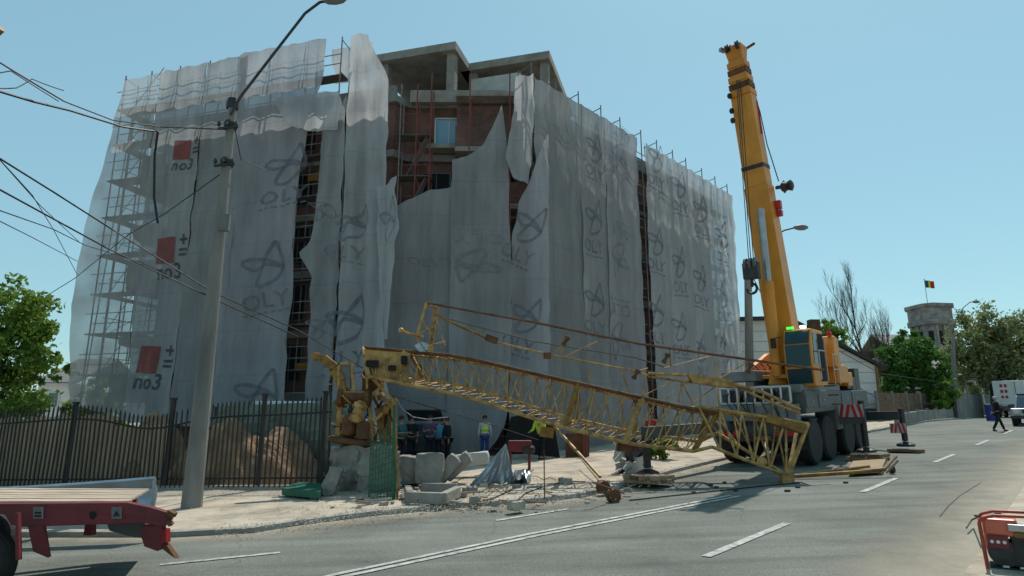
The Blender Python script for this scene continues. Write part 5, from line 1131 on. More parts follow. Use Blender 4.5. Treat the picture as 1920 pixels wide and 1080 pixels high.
# counterweight and winches behind the cab, uphill side
MB().slab([(3.9,-.1,2.45),(5.3,-.1,2.45),(5.3,-.1,3.05),(4.9,-.1,3.1),(3.9,-.1,3.1)], (0,2.6,0)).build('counterweight', M_yel2, MC, bevel=.05)
MB().slab([(3.55,-.15,3.0),(4.2,-.15,3.0),(4.2,-.15,4.0),(3.75,-.15,4.1),(3.55,-.15,3.8)], (0,.75,0)).build('engine_cover', M_yel2, MC, bevel=.05)
MB().slab([(5.35,-.05,2.35),(6.0,-.05,2.35),(6.0,-.05,2.85),(5.35,-.05,2.85)], (0,1.0,0)).build('winch_frame', M_yel2, MC, bevel=.03)
MB().lathe((4.6,1.2,3.4), [(.35,-.5),(.36,-.44),(.24,-.42),(.24,.42),(.36,.44),(.35,.5)], 20, 'y').build('winch_drum', M_dsteel, MC)
MB().lathe((3.7,.0,4.16), [(.09,-.06),(.1,.02),(.05,.1)], 10).build('beacon', M_red, MC)
mb = MB(); mb.tube((2.8,-.25,2.4),(2.8,-.25,3.4),.02,6); mb.tube((3.4,-.25,2.4),(3.4,-.25,3.4),.02,6); mb.tube((2.8,-.25,3.4),(3.4,-.25,3.4),.02,6); mb.tube((2.8,-.25,2.9),(3.4,-.25,2.9),.02,6); mb.build('handrail', M_steel, MC)
for k, (x, z, sx, sz, m_) in enumerate(((6.3,2.5,.6,.5,M_dsteel),(7.0,2.45,.5,.5,M_cgrey),(7.6,2.6,.7,.9,M_dsteel))): MB().box((x,.5,z), (sx,.7,sz)).build('equipment_box', m_, MC, bevel=.03)
for x, w_ in ((.5,1.1),(1.75,1.0),(4.6,1.2),(6.0,1.1)): MB().box((x+.3,-.012,1.92), (w_,.02,.42)).build('locker_door', M_cgrey, MC, bevel=.006)
for x in (.9,2.1,5.0,6.4): MB().box((x,-.03,1.92), (.12,.02,.03)).build('locker_handle', M_steel, MC)
mb = MB(); mb.tube((cx0,cy1+.02,z1-.2),(cx0-.15,cy1+.25,z1-.25),.015,6); mb.box((cx0-.15,cy1+.27,z1-.4),(.04,.16,.32)); mb.build('mirror', M_black, cabo)
rnd = random.Random(12)
for k in range(9):
    y = .4+.22*k; P = [Vector((-.12,y,2.3)), Vector((-.3,y+.1,2.0)), Vector((-.33,y+rnd.uniform(-.2,.2),1.6)), Vector((-.15,y+rnd.uniform(-.2,.2),1.2))]; MB().path(P, .016, 5).build('hose', M_black, MC)
for k in range(7):
    y = .7+.2*k; P = [Vector((1.6,y,2.8)), Vector((1.2,y+.05,3.1+.1*rnd.random())), Vector((.9,y+.1,2.95))]; MB().path(P, .018, 5).build('hose', M_black, MC)
# boom
bA = ML(1486,715,21.3); bB = ML(1386,125,20.3)
# sections: from pixel stations so the outline tapers in steps
def sect(c, ax, side, w_, h_, k=.28):
    up_ = side.cross(ax).normalized(); hw, hh = w_/2, h_/2
    pts = [(-hw,-hh*.55),(-hw*.6,-hh),(hw*.6,-hh),(hw,-hh*.55),(hw,hh),(-hw,hh)]
    return [c+side*x+up_*y for x, y in pts]
axis = (bB-bA).normalized(); side = axis.cross(Vector((-1,0,0))).normalized()   # boom width direction
if side.y > 0: side = -side
def boom_seg(t0, t1, w0, w1, h0, h1):
    a, b_ = bA.lerp(bB, t0), bA.lerp(bB, t1); s0_, s1_ = sect(a, axis, side, w0, h0), sect(b_, axis, side, w1, h1)
    mb = MB(); mb.add(s0_+s1_, [tuple(range(6))[::-1], tuple(range(6,12))]+[(i,(i+1)%6,6+(i+1)%6,6+i) for i in range(6)]); return mb
boom = boom_seg(-.02, .60, .86, .80, 1.0, .86).build('boom', M_yel, MC, bevel=.015)
boom_seg(.60, .895, .74, .70, .80, .76).build('boom_section', M_yel, boom, bevel=.015)
t = .895
for k in range(5):
    boom_seg(t, t+.018, .74-.03*k, .74-.03*k, .82-.03*k, .82-.03*k).build('boom_collar', M_yel2 if k % 2 == 0 else M_rust, boom, bevel=.01); boom_seg(t+.018, t+.024, .64-.03*k, .64-.03*k, .72-.03*k, .72-.03*k).build('boom_section', M_yel, boom); t += .024
boom_seg(t, t+.045, .5, .62, .55, .85).build('boom_head', M_yel2, boom, bevel=.02)
up_ = side.cross(axis).normalized(); fr = -up_ if up_.x > 0 else up_     # towards the rear (camera)
hd_ = bA.lerp(bB, t+.04)
for k, (o1, o2) in enumerate(((-.3,.42),(.3,.42),(0,-.4),(-.2,.3))):
    MB().lathe(Vector((0,0,0)), [(.05,-.05),(.15,-.04),(.12,0),(.15,.04),(.05,.05)], 14, 'y').build('head_sheave', M_dsteel, boom).location = hd_+side*o1*.6+fr*o2
MB().bar(hd_+side*.2-fr*.2, hd_+side*.55-fr*.35+axis*.15, .07).build('head_arm', M_rust, boom)
MB().bar(hd_-side*.3+fr*.3, hd_-side*.4+fr*.5+axis*.05, .12).build('head_lamp', M_steel, boom)
boom_seg(.655, .667, .76, .76, .84, .84).build('boom_band', M_dsteel, boom)
# luffing cylinder in front
l0 = ML(1458,705,20.6); l1 = ML(1426,392,20.05); mid = l0.lerp(l1, .56)
MB().tube(l0, mid, .17, 14).build('luffing_cylinder', M_yel2, MC, smooth=False)
MB().tube(mid, l1, .12, 14).build('luffing_rod', M_steel, MC)
# side fittings
for px, py in ((1368,180),(1372,208),(1374,226)): MB().lathe(ML(px,py,20.2), [(.03,-.08),(.1,-.04),(.1,.04),(.03,.08)], 10, 'y').build('cable_guide', M_dsteel, boom)
mb = MB(); c = ML(1476,349,20.6); mb.lathe(c, [(.1,-.2),(.2,-.14),(.14,0),(.2,.12),(.12,.2)], 12, 'y'); mb.bar(ML(1455,352,20.6), c, .12, .1)
for k in range(7): mb.tube(c, c+Vector((.1*math.sin(k),.12*math.cos(k*2),.22*math.cos(k*1.1))), .03, 5)
mb.build('cable_reel', M_dsteel, boom)
MB().box(ML(1456,385,20.5), (.2,.3,.28)).build('red_bracket', M_red, boom); MB().box(ML(1461,400,20.5), (.18,.2,.2)).build('red_bracket', M_red, boom)
mb = MB(); mb.path([ML(1410,160,20.3), ML(1425,210,20.3), ML(1438,270,20.3), ML(1460,340,20.5)], .018, 5); mb.build('cable', M_cable, boom)
mb = MB(); mb.path([ML(1418,190,20.3), ML(1428,250,20.3)], .05, 5); mb.build('hose_guide', M_redc, boom)
# hoist ropes and hook block
hb_ = ML(1408,500,20.0)
for dx0, dx1 in ((1381,1404),(1384,1408),(1388,1413)):
    MB().path([ML(dx0,150,20.0), ML((dx0+dx1)/2,330,20.0), ML(dx1,490,20.0)], .014, 5).build('hoist_rope', M_dsteel, MC)
hk = MB().box(ML(1409,508,20.0), (.3,.5,.55)).build('hook_block', M_dsteel, MC, bevel=.04)
for dy in (-.16,0,.16): MB().lathe(ML(1409,497,20.0)+Vector((-.02,dy,.02)), [(.05,-.04),(.22,-.035),(.18,0),(.22,.035),(.05,.04)], 16, 'y').build('sheave', M_lgrey, hk)
mb = MB(); c = ML(1410,540,20.0); mb.tube(ML(1410,520,20), ML(1410,538,20), .05, 8)
P = [c+Vector((0,.16*math.sin(R(a)),-.16*math.cos(R(a))-.02)) for a in range(-170,100,22)]; mb.path(P, .045, 7); mb.build('hook', M_dsteel, hk)
# timber mats under the jacks
def mats(label, px, py, k, seed, m_=M_woodd):
    rnd = random.Random(seed); b_ = G(px, py, .02 if px > 1300 else .1); t = thing('timber_mat', label, 'timber mats', tuple(b_))
    for j in range(k):
        for i in range(4):
            off = Vector(((i-1.5)*.24*math.cos(ang+j*1.57), (i-1.5)*.24*math.sin(ang+j*1.57), .05+.09*j)); L_ = 1.0+rnd.uniform(-.1,.15); a_ = ang+math.pi/2+j*1.57+rnd.uniform(-.1,.1)
            MB().box(b_+off, (L_,.2,.085), rotz(a_)).build('plank', rnd.choice([M_wood, m_]), t)
    return t
mats('stack of brown timber mats under the jack at the left, beside the rusty sheaves', 1218, 905, 2, 1)
mats('splintered timber mats under the jack with the hazard board', 1630, 862, 2, 2)
mats('small timber mats under the farthest jack on the road', 1700, 847, 1, 3)
# broken yellow spar lying on the road next to the mats
bs = thing('broken_spar', 'long broken yellow jib spar lying on the road between lattice tip and mats', 'crane spar', tuple(G(1560,890)))
a, b_, c = G(1490,893,.08), G(1600,886,.14), G(1660,880,.2)
MB().path([a, b_, c], .05, 7).build('tube', M_gear, bs); MB().path([a+Vector((0,.25,0)), c+Vector((-.2,.35,.05))], .035, 6).build('tube', M_gear, bs)
MB().slab([G(1590,890,.06), G(1655,886,.06), G(1662,868,.06), G(1600,872,.06)], (0,0,.12)).build('plate', M_wood, bs)
mb = MB(); mb.bar(G(1650,888,.1), G(1655,888,.1)+Vector((.45,.1,.42)), .09, .05); mb.bar(G(1662,886,.1), G(1668,886,.1)+Vector((.25,0,.3)), .05, .05); mb.build('splinter', M_wood, bs)
MB().lathe(G(1672,880,.12), [(.04,-.06),(.11,-.04),(.11,.04),(.04,.06)], 12, 'x').build('roller', M_dsteel, bs)
# ---------------------------------------------------------------- red low loader trailer
d0, d1 = 9.0, 11.0
TR = thing('low_loader_trailer', 'dark red low loader trailer with dusty timber deck, cut by the left edge', 'trailer', tuple(G(100,1075)))
side_px = [(-260,946),(60,944),(238,942),(282,951),(318,962),(322,972),(316,984),(300,988),(272,981),(40,988),(20,984),(8,965),(-60,955),(-260,958)]
dv = Vector((-.75, 1.9, 0)); dT_ = lambda x: d0+(x-310)*.0022
MB().slab([W(x,y,dT_(x)) for x, y in side_px], (-.04,.14,0)).build('side_rail', M_tred, TR, bevel=.01)
MB().slab([W(min(x,205),(y if x < 238 else (951 if y < 970 else 982)),dT_(min(x,205)))+dv for x, y in side_px if x < 240 or x > 315 or 260 < x < 275], (-.04,.12,0)).build('side_rail', M_tred, TR, bevel=.01)
zt_ = W(0,944,d0).z
mb = MB(); e0, e1_ = W(-258,948,dT_(-258)), W(236,946,dT_(236))
for i in range(11):
    k0_, k1_ = (i+.9)/12.2, (i+1.84)/12.2; zz = Vector((0,0,.004*math.sin(i*4)))
    mb.slab([e0+dv*k0_+zz, e1_+dv*k0_+zz, e1_+dv*k1_+zz, e0+dv*k1_+zz], (0,0,.03))
mb.build('deck_planks', mat('dusty deck', (.5,.4,.3), (.25,.2,.15), 3.5, .9, stretch=(.3,3,1)), TR)
mb = MB(); mb.slab([W(268,984,d0), W(303,985,d0), W(305,1022,d0), W(295,1034,d0), W(270,1025,d0), (W(262,1000,d0))], (0,.12,0)); mb.build('tail_bracket', M_tred, TR, bevel=.01)
mb = MB(); mb.slab([W(200,980,d0+.2), W(272,980,d0+.2), W(272,1010,d0+.2), W(240,1005,d0+.2), W(205,995,d0+.2)], (-.6,1.5,0)); mb.build('crossmember', M_cgrey, TR)
M_lamp = mat('lamp red', (.3,.012,.012), (.2,.01,.01), 3, .3)
for y in (0,): MB().slab([W(300,993,d0)+dv*y, W(311,992,d0)+dv*y, W(312,1018,d0)+dv*y, W(302,1019,d0)+dv*y], (0,.12,0)).build('tail_lamp', M_lamp, TR, bevel=.01)
mb = MB(); mb.slab([W(292,1020,d0+.05), W(308,1016,d0+.05), W(330,1048,d0+.05), W(318,1040,d0+.05)], (.0,.1,0)); mb.build('ramp_catch', M_rust, TR)
mb = MB(); mb.bar(W(316,960,d0), W(328,966,d0), .1, .06); mb.bar(W(316,978,d0), W(322,984,d0), .08, .05); mb.build('tail_hook', M_rust, TR)
for i, (x, w_, m_) in enumerate(((50,.11,M_tred),(160,.1,M_tred))): pass
mb = MB(); mb.slab([W(52,986,d0-.55), W(80,986,d0-.55), W(90,1046,d0-.55), W(62,1034,d0-.55)], (-.03,.1,0)); mb.build('support_leg', M_tred, TR)
mb = MB(); mb.slab([W(160,980,d0+.4), W(172,980,d0+.4), W(172,1004,d0+.4), W(156,1004,d0+.4)], (.0,.1,0)); mb.build('support_leg', M_tred, TR)
for px in (71, 218):
    f = MB().slab([W(px-9,951,dT_(px)-.03), W(px+9,951,dT_(px)-.03), W(px+9,973,dT_(px)-.03), W(px-9,973,dT_(px)-.03)], (0,.008,0)).build('reflector_plate', M_lgrey, TR)
    mb = MB(); p = lambda x, y: W(px+x, 962+y, dT_(px)-.034)
    if px > 100: mb.slab([p(-5,3), p(0,-4), p(5,3)], (0,.003,0)); mb.slab([p(-6,4), p(6,4), p(6,6), p(-6,6)], (0,.003,0))
    else: mb.slab([p(-6,-2), p(6,-2), p(6,1), p(-6,1)], (0,.003,0)); mb.slab([p(-6,4), p(6,4), p(6,7), p(-6,7)], (0,.003,0))
    mb.build('pictogram', M_dark, f)
MB().lathe(W(173,966,dT_(173)), [(.02,-.02),(.05,-.015),(.05,.02)], 12, 'y').build('lashing_ring', M_dark, TR)
for off in (0, .8):
    c = W(-18,1025,8.5)+dv*off-Vector((.12+.75*off,0,0)); c.z = gz(c.x,c.y)+.44
    wh = MB().lathe(c, [(.26,-.14),(.40,-.14),(.44,-.08),(.44,.08),(.40,.14),(.26,.14)], 32, 'y').build('wheel', M_black, TR); MB().lathe(c, [(.05,-.1),(.12,-.09),(.2,-.03),(.26,-.12),(.26,.12)], 20, 'y').build('rim', M_cgrey, wh)
MB().slab([W(28,962,8.25), W(34,962,8.25), W(36,1050,8.25), W(29,1050,8.25)], (0,.05,0)).build('mudguard', M_tred, TR)
# grey metal trough on the ground behind the trailer
bs = G(150,1003,.1); dd = 12.0
rows = [[W(-260+550*i/14, 918-(0 if i < 5 else (i-5)**1.5*.78), dd).lerp(W(-260+550*i/14, 990, dd), j/5)+Vector((0,.1*math.sin(j*1.1),0)) for i in range(15)] for j in range(6)]
mbb = MB().grid(rows); tr_ = thing('metal_barrier', 'bent grey metal barrier sheet standing on the kerb behind the trailer', 'metal barrier', tuple(bs)); so_ = mbb.build('sheet', M_alu, tr_); sm = so_.modifiers.new('s','SOLIDIFY'); sm.thickness = .03
MB().path([r for r in rows[0]], .04, 6).build('top_rail', M_alu, tr_); MB().bar(rows[0][-1], rows[-1][-1]-Vector((0,0,.15)), .04, .06).build('post', M_steel, tr_)
# ---------------------------------------------------------------- generator at the lower right
gb = G(1850,1078); GN = thing('portable_generator', 'portable generator in an orange red tube frame on the right pavement', 'generator', tuple(gb), local=True); GN.rotation_euler = (0,0,-.62)
x0, d = 0.0, 0.0; x1 = x0+.72; y0_, y1_ = d, d+.5; zb_ = .05; zt_ = W(1848,968,gb.y).z-gb.z
mb = MB()
for y in (y0_, y1_):
    P = [Vector((x0+.02,y,zb_)), Vector((x0,y,zt_-.08)), Vector((x0+.03,y,zt_-.02)), Vector((x0+.16,y,zt_+.02)), Vector((x1-.1,y,zt_+.03)), Vector((x1,y,zt_-.05)), Vector((x1,y,zb_)), Vector((x0+.02,y,zb_))]; mb.path(P, .018, 8)
mb.build('tube_frame', mat('frame orange red', (.42,.07,.03), (.2,.035,.02), 6, .5), GN)
mb = MB()
for x, z in ((x0,zt_-.08),(x1,zt_-.08),(x0+.02,zb_),(x1,zb_),(x0+.3,zb_)): mb.tube((x,y0_,z),(x,y1_,z),.014,8)
mb.build('cross_tube', M_red, GN)
mb = MB(); mb.box((x0+.2,(y0_+y1_)/2,zt_-.12), (.34,.42,.2)); mb.box((x0+.1,(y0_+y1_)/2+.1,zt_-.32), (.14,.3,.2)); mb.build('fuel_tank', mat('tank orange', (.6,.14,.07), (.45,.09,.05), 3, .35, spec=.6), GN, bevel=.03)
MB().lathe((x0+.2,(y0_+y1_)/2,zt_+.0), [(.035,0),(.04,.015),(.03,.03)], 12).build('fuel_cap', M_black, GN)
MB().box((x0+.46,d+.22,zb_+.24), (.36,.36,.36)).build('engine_block', M_dsteel, GN, bevel=.03)
MB().box((x0+.4,d+.05,zb_+.42), (.16,.08,.06)).build('cylinder_cover', M_gear, GN, bevel=.01)
mb = MB(); mb.box((x0+.38,d+.1,zb_+.5), (.22,.2,.08)); mb.tube((x0+.28,d+.06,zb_+.5),(x0+.5,d+.06,zb_+.52),.03,10); mb.build('exhaust', M_steel, GN, bevel=.01)
MB().lathe((x0+.2,d+.2,zb_+.2), [(.05,-.16),(.15,-.15),(.16,-.05),(.16,.1),(.1,.16)], 20, 'y').build('alternator', M_dsteel, GN)
mb = MB(); mb.box((x0+.16,d+.03,zb_+.33), (.2,.03,.14)); mb.build('control_panel', M_tred, GN)
for k in range(3): MB().lathe((x0+.1+.06*k,d+.005,zb_+.33), [(.012,0),(.02,.004),(.02,.01)], 10, 'y').build('socket', M_white, GN)
MB().box((x0+.36,d+.25,zb_+.03), (.62,.4,.03)).build('base_plate', M_black, GN)
for k in range(3): MB().box((x0+.2+.16*k,d+.03,zb_+.06), (.06,.02,.02)).build('bolt_plate', M_white, GN)
o = MB().path([gb+Vector((0,.05,zt_)), W(1838,967,gb.y+.3), G(1822,975,.12), G(1812,990,.09)], .012, 6).build('power_lead', M_cable, origin=tuple(gb)); tag(o, 'thin dark power lead trailing from the generator onto the pavement', 'cable')
# ---------------------------------------------------------------- lorry and off-road car far right
def wheel(parent, c, r, w_=.22, axis='y', rot=None):
    wh = MB().lathe(c, [(r*.6,-w_/2),(r*.93,-w_/2),(r,-w_*.3),(r,w_*.3),(r*.93,w_/2),(r*.6,w_/2)], 20, axis, rot).build('wheel', M_black, parent); MB().lathe(c, [(r*.2,-w_*.4),(r*.58,-w_*.2),(r*.6,-w_*.45),(r*.6,w_*.45),(r*.2,w_*.4)], 14, axis, rot).build('rim', M_steel, wh)
LB_ = WG(1902, 52); LO = thing('box_lorry', 'white box lorry seen from behind with a dark red mark on its rear door', 'lorry', tuple(LB_), local=True); LO.rotation_euler = (0,0,-.6)
x, y, z = 0, 0, 0
MB().slab([(x-1.0,y,z+1.05),(x+1.05,y,z+1.05),(x+1.05,y,z+2.95),(x-1.0,y,z+2.95)], (.9,4.0,.1)).build('cargo_box', M_white, LO, bevel=.03)
MB().box((x+.4,y+2,z+.75), (1.9,4,.35)).build('chassis', M_cgrey, LO); MB().slab([(x+.2,y+4.3,z+.7),(x+2.1,y+4.3,z+.7),(x+2.1,y+4.3,z+2.2),(x+.2,y+4.3,z+2.2)], (.3,1.6,.1)).build('driver_cab', M_white, LO)
mb = MB(); c = Vector((x-.3,y-.02,z+2.1))
for sx, sz, w_, h_ in ((0,.45,.5,.3),(0,-.0,.5,.3),(0,-.45,.5,.25)):
    for k in range(2): mb.box(c+Vector((sx-.14+.28*k,0,sz)), (.17,.03,h_*.8))
mb.build('door_emblem', M_redc, LO)
MB().box((x+.45,y-.015,z+2.0), (.04,.03,1.7)).build('door_gap', M_lgrey, LO)
for dx in (-.8,.85):
    wheel(LO, (x+dx,y+.7,z+.45), .45, .28, 'x'); wheel(LO, (x+dx+.6,y+3.9,z+.45), .45, .28, 'x'); MB().box((x+dx*.8,y-.03,z+.9), (.25,.05,.12)).build('tail_lamp', M_red, LO)
CB = WG(1938, 34.5); CA = thing('off_road_car', 'pale silver off-road car facing the camera, cut by the right edge', 'car', tuple(CB), local=True); CA.rotation_euler = (0,0,-.72); x, y, z = 0, 0, 0
def CR(P): return [Vector((x+a, y+b_, z+c)) for a, b_, c in P]
MB().slab([Vector((x-.85,y,z+.4)), Vector((x+.85,y,z+.4)), Vector((x+.9,y,z+.95)), Vector((x-.9,y,z+.95))], (0,4.2,.02)).build('body', M_steel, CA, bevel=.08)
mb = MB(); mb.slab([Vector((x-.75,y+1.2,z+.95)), Vector((x-.66,y+1.7,z+1.7)), Vector((x-.66,y+3.9,z+1.68)), Vector((x-.75,y+4.1,z+.95))], (1.46,0,0)); mb.build('cabin', M_steel, CA, bevel=.05)
MB().slab([Vector((x-.66,y+1.22,z+1.02)), Vector((x+.66,y+1.22,z+1.02)), Vector((x+.58,y+1.62,z+1.62)), Vector((x-.58,y+1.62,z+1.62))], (0,-.02,.01)).build('windscreen', M_glass, CA)
for dx in (-.62,.62): MB().lathe((x+dx,y-.02,z+.78), [(.13,-.02),(.14,.02),(.1,.05)], 14, 'y').build('headlight', M_white, CA)
MB().box((x,y-.03,z+.78), (.75,.05,.2)).build('grille', M_dsteel, CA); MB().box((x,y-.1,z+.48), (1.8,.18,.18)).build('bumper', M_dsteel, CA, bevel=.03)
MB().box((x,y-.2,z+.5), (.5,.02,.11)).build('number_plate', M_white, CA); MB().box((x,y+2.6,z+1.76), (1.2,1.8,.05)).build('roof_rack', M_dsteel, CA)
for dx in (-.78,.78):
    for dy in (.75,3.3): wheel(CA, (x+dx,y+dy,z+.38), .38, .24, 'x')
    MB().box((x+dx*1.22,y+1.25,z+1.1), (.16,.08,.14)).build('mirror', M_dsteel, CA)
# dark car with raised tailgate behind the bystanders
b_ = WG(797, 26.2); DC = thing('dark_car', 'dark car with its tailgate raised in the shade behind the bystanders', 'car', tuple(b_)); x, y, z = b_
mb = MB(); mb.slab([Vector((x-.85,y,z+.35)), Vector((x+.85,y,z+.35)), Vector((x+.85,y,z+1.0)), Vector((x-.85,y,z+1.0))], (0,3.9,0)); mb.build('body', M_dsteel, DC, bevel=.07)
MB().slab([Vector((x-.75,y+.1,z+1.0)), Vector((x-.68,y+.4,z+1.5)), Vector((x-.68,y+2.3,z+1.5)), Vector((x-.75,y+2.9,z+1.0))], (1.45,0,0)).build('cabin', M_glass, DC, bevel=.05)
MB().slab([Vector((x-.7,y-.75,z+1.98)), Vector((x+.7,y-.75,z+1.98)), Vector((x+.72,y+.3,z+1.6)), Vector((x-.72,y+.3,z+1.6))], (0,0,.06)).build('tailgate', M_dsteel, DC, bevel=.02)
for dx in (-.78,.78):
    for dy in (.7,3.1): wheel(DC, (x+dx,y+dy,z+.33), .33, .2, 'x')
    MB().box((x+dx*.95,y-.01,z+.8), (.14,.04,.25)).build('tail_lamp', M_red, DC)
# ---------------------------------------------------------------- people
def skin_mesh(verts, edges, radii, name, m, parent, root=0, sub=1):
    me = bpy.data.meshes.new(name); me.from_pydata([tuple(v) for v in verts], edges, []); o = bpy.data.objects.new(name, me); col.objects.link(o)
    sk = o.modifiers.new('skin', 'SKIN'); sk.use_smooth_shade = True
    for i, sv in enumerate(me.skin_vertices[0].data):
        r = radii[i]; sv.radius = r if isinstance(r, tuple) else (r, r); sv.use_root = (i == root)
    if sub: ss = o.modifiers.new('sub', 'SUBSURF'); ss.levels = sub; ss.render_levels = sub
    dg = bpy.context.evaluated_depsgraph_get(); dg.update()
    nm = bpy.data.meshes.new_from_object(o.evaluated_get(dg)); o.modifiers.clear(); o.data = nm; nm.name = name; nm.materials.clear(); nm.materials.append(m); nm.polygons.foreach_set('use_smooth', [True]*len(nm.polygons))
    o.parent = parent; return o
def person(label, loc, face, h=1.74, shirt=M_navy, pants=M_navy, hair=M_hair, vest=None, hat=None, stride=0., lean=0., arms=((.18,-.05,-.5),(.18,-.05,-.5)), elbows=((0,.12,-.22),(0,.12,-.22)), sleeves=True, skinm=M_skin, headturn=0., group=None):
    """local frame: faces -Y; face = rotation about Z"""
    k = h/1.74; t = thing('person', label, 'person', tuple(loc), group, rz=face, local=True)
    V_ = lambda x, y, z: Vector((x*k, y*k, z*k))
    hip = .92; V0 = [V_(0,0,hip)]; Rr = [(.15*k,.11*k)]; E = []
    def addc(pt, r, par): V0.append(pt); Rr.append(r if isinstance(r, tuple) else r*k); E.append((par, len(V0)-1)); return len(V0)-1
    ly = -lean
    waist = addc(V_(0,ly*.3,1.08), (.13*k,.095*k), 0); chest = addc(V_(0,ly*.8,1.30), (.165*k,.11*k), waist); neckb = addc(V_(0,ly,1.44), (.09*k,.07*k), chest); neck = addc(V_(0,ly-.01,1.51), .055, neckb)
    hb0 = addc(V_(0,ly-.02,1.575), (.066*k,.078*k), neck); hb1 = addc(V_(0,ly-.015,1.65), (.078*k,.094*k), hb0); hb2 = addc(V_(0,ly-.005,1.715), (.05*k,.06*k), hb1)
    arm_pts = []
    for sgn, A, Eb in ((-1, arms[0], elbows[0]), (1, arms[1], elbows[1])):
        sh = addc(V_(sgn*.185, ly, 1.40), .052, chest); el = V0[sh]+Vector((sgn*(A[0]*.25+.03), A[1]*.5-.0, -.27))*k if False else V0[sh]+Vector((sgn*.05+sgn*Eb[0]*.3, -Eb[1]*.4, -.26))*k
        e = addc(el, .041, sh); wr = V0[sh]+Vector((sgn*A[0]-sgn*.1, A[1], A[2]))*k; d = (wr-el).normalized(); wr = el+d*.25*k
        w_ = addc(wr, .027, e); pm = addc(wr+d*.07*k, (.036*k,.018*k), w_)
        sd = d.cross(Vector((0,1,0))).normalized() if abs(d.y) < .9 else Vector((1,0,0))
        for q in range(4):
            o_ = sd*(-.027+.018*q)*k; L_ = (.06,.07,.066,.05)[q]*k; f0 = addc(V0[pm]+o_+d*.02*k, .0095, pm); f1 = addc(V0[f0]+d*L_*.5+Vector((0,-.008*k,0)), .0085, f0); addc(V0[f1]+d*L_*.45+Vector((0,-.016*k,0)), .0075, f1)
        th = addc(V0[w_]+d*.03*k-sd*.034*k, .011, w_); addc(V0[th]+d*.035*k-sd*.02*k, .009, th)
        arm_pts.append((V0[sh].copy(), V0[e].copy(), V0[w_].copy()))
    leg_pts = []
    for sgn in (-1, 1):
        hp = addc(V_(sgn*.095, 0, .88), .082, 0); kn = addc(V_(sgn*(.1), -stride*sgn*.45-.03, .49), .058, hp); an = addc(V_(sgn*.1, -stride*sgn+(.04 if sgn*stride < 0 else 0), .09), .038, kn); to = addc(V0[an]+V_(0,-.15,-.05), .034, an)
        leg_pts.append((V0[hp].copy(), V0[kn].copy(), V0[an].copy(), V0[to].copy()))
    body = skin_mesh(V0, E, Rr, 'body', skinm, t)
    # face: nose, eyes, brows, mouth, ears as parts
    hc = V_(0, ly-.02, 1.64); fm = Matrix.Translation(hc)
    MB().add([hc+Vector(p)*k for p in ((-.016,-.088,-.02),(.016,-.088,-.02),(0,-.118,-.022),(0,-.09,.03))], [(0,1,2),(0,2,3),(1,3,2),(0,3,1)]).build('nose', skinm, t)
    for sx in (-1,1):
        MB().lathe(hc+Vector((sx*.03,-.088,.02))*k, [(.002,-.008*k),(.011*k,0),(.002,.006*k)], 8, 'y').build('eye', M_dark, t); MB().box(hc+Vector((sx*.082,.0,0))*k, (.016*k,.035*k,.055*k)).build('ear', skinm, t, bevel=.006)
    MB().box(hc+Vector((0,-.085,-.052))*k, (.045*k,.012*k,.01*k)).build('mouth', M_redc, t)
    if hat is None:
        mb = MB(); mb.lathe(hc+Vector((0,.014,.0))*k, [(.07*k,-.05*k),(.094*k,.0),(.096*k,.04*k),(.075*k,.085*k),(.03*k,.108*k)], 14); ho = mb.build('hair', hair, t, smooth=True)
    else:
        mb = MB(); mb.lathe(hc+Vector((0,.0,.0))*k, [(.125*k,.03*k),(.102*k,.035*k),(.1*k,.07*k),(.07*k,.115*k),(.02*k,.13*k)], 16); mb.build('helmet', hat, t, smooth=True)
    # clothes
    P = [V_(0,0,.93), V_(0,ly*.3,1.08), V_(0,ly*.8,1.30), V_(0,ly,1.435)]; RR = [(.172*k,.13*k),(.155*k,.118*k),(.188*k,.132*k),(.10*k,.085*k)]; EE = [(0,1),(1,2),(2,3)]
    for sh, el, wr in arm_pts:
        P.append(sh); RR.append(.07*k); EE.append((2, len(P)-1)); P.append(el); RR.append(.055*k); EE.append((len(P)-2, len(P)-1))
        if sleeves: P.append(wr-(wr-el)*.1); RR.append(.042*k); EE.append((len(P)-2, len(P)-1))
    skin_mesh(P, EE, RR, 'jacket', shirt, t)
    if vest:
        P = [V_(0,0,.98), V_(0,ly*.3,1.1), V_(0,ly*.8,1.31), V_(0,ly,1.42)]; RR = [(.19*k,.148*k),(.172*k,.134*k),(.2*k,.148*k),(.12*k,.1*k)]; v_ = skin_mesh(P, [(0,1),(1,2),(2,3)], RR, 'vest', vest, t)
        for z in (1.05,1.2): MB().lathe(V_(0,ly*.4,z), [(.176*k,-.02),(.18*k,0),(.176*k,.02)], 18).build('reflective_band', M_white, v_)
    P = [V_(0,0,.97)]; RR = [(.165*k,.125*k)]; EE = []
    for hp, kn, an, to in leg_pts:
        P.append(hp); RR.append(.098*k); EE.append((0, len(P)-1)); P.append(kn); RR.append(.074*k); EE.append((len(P)-2, len(P)-1)); P.append(an+Vector((0,0,.0))); RR.append(.062*k); EE.append((len(P)-2, len(P)-1))
    skin_mesh(P, EE, RR, 'trousers', pants, t)
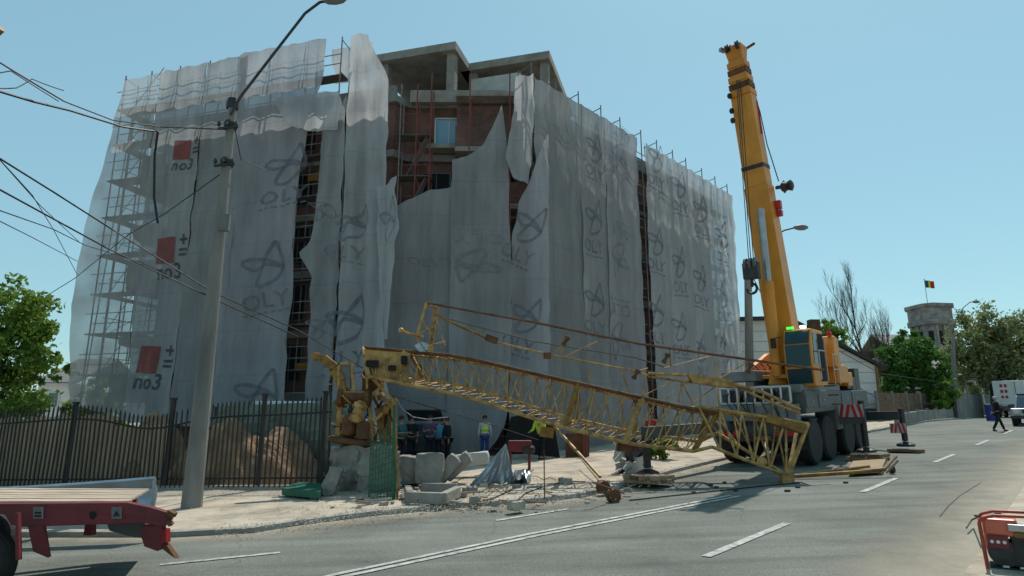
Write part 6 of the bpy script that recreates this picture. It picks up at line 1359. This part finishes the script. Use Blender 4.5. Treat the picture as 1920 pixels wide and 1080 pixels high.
    for hp, kn, an, to in leg_pts: skin_mesh([an+Vector((0,.04,-.04))*k, an+Vector((0,-.05,-.045))*k, to+Vector((0,-.02,-.0))*k], [(0,1),(1,2)], [.045*k,.045*k,.036*k], 'shoe', M_blk, t)
    return t
def at_g(px, d, dz=.1): p = WG(px, d); p.z += dz; return p
person('worker in a yellow-green vest and blue trousers standing before the dark opening', at_g(909,25), R(10), 1.66, M_whc, M_blue, vest=M_hiv, stride=.06)
person('worker in a bright yellow-green jacket bending beside the red machine', at_g(1014,24.2), R(-20), 1.66, M_hiv, M_blk, lean=.18, stride=.1, hat=M_cgrey, arms=((.2,-.3,-.35),(.2,-.25,-.4)))
person('man in a teal shirt with arms folded right of the green mesh post', at_g(752,23.2), R(60), 1.78, M_teal, M_navy, arms=((.05,-.35,-.25),(.02,-.35,-.22)), sleeves=False)
person('bystander in dark clothes behind the man in teal', at_g(772,24.6), R(30), 1.74, M_blk, M_blk, arms=((.05,-.3,-.3),(.1,-.1,-.5)), sleeves=False)
person('man in a purple grey shirt with arms crossed by the dark car', at_g(806,24.2), R(15), 1.75, mat('purple cloth', (.10,.06,.12), (.08,.05,.1), 4), M_navy, arms=((-.02,-.32,-.2),(-.02,-.32,-.2)), sleeves=False)
person('person in a bright cyan top half hidden between two dark dressed people', at_g(824,24.8), R(-5), 1.6, M_cyan, M_navy)
person('woman in a long black coat turned left at the end of the group', at_g(841,23.8), R(-60), 1.66, M_blk, M_blk, lean=.06)
person('person behind the black fence in a pale jacket near the left tree', at_g(113,23.5,.9), R(0), 1.7, M_whc, M_navy)
person('person behind the black fence in a dark jacket, right of the one in pale', at_g(136,23.8,.9), R(20), 1.66, M_navy, M_navy)
person('man in black walking across the road towards the parked lorry', at_g(1873,31.5,.01), R(75), 1.68, M_blk, M_blk, stride=.26, hair=M_whc, arms=((.15,-.2,-.5),(.15,.15,-.5)))
person('worker in an orange vest standing inside the lattice by the crane rear', at_g(1222,23), R(0), 1.6, M_redc, M_navy, vest=M_redc)
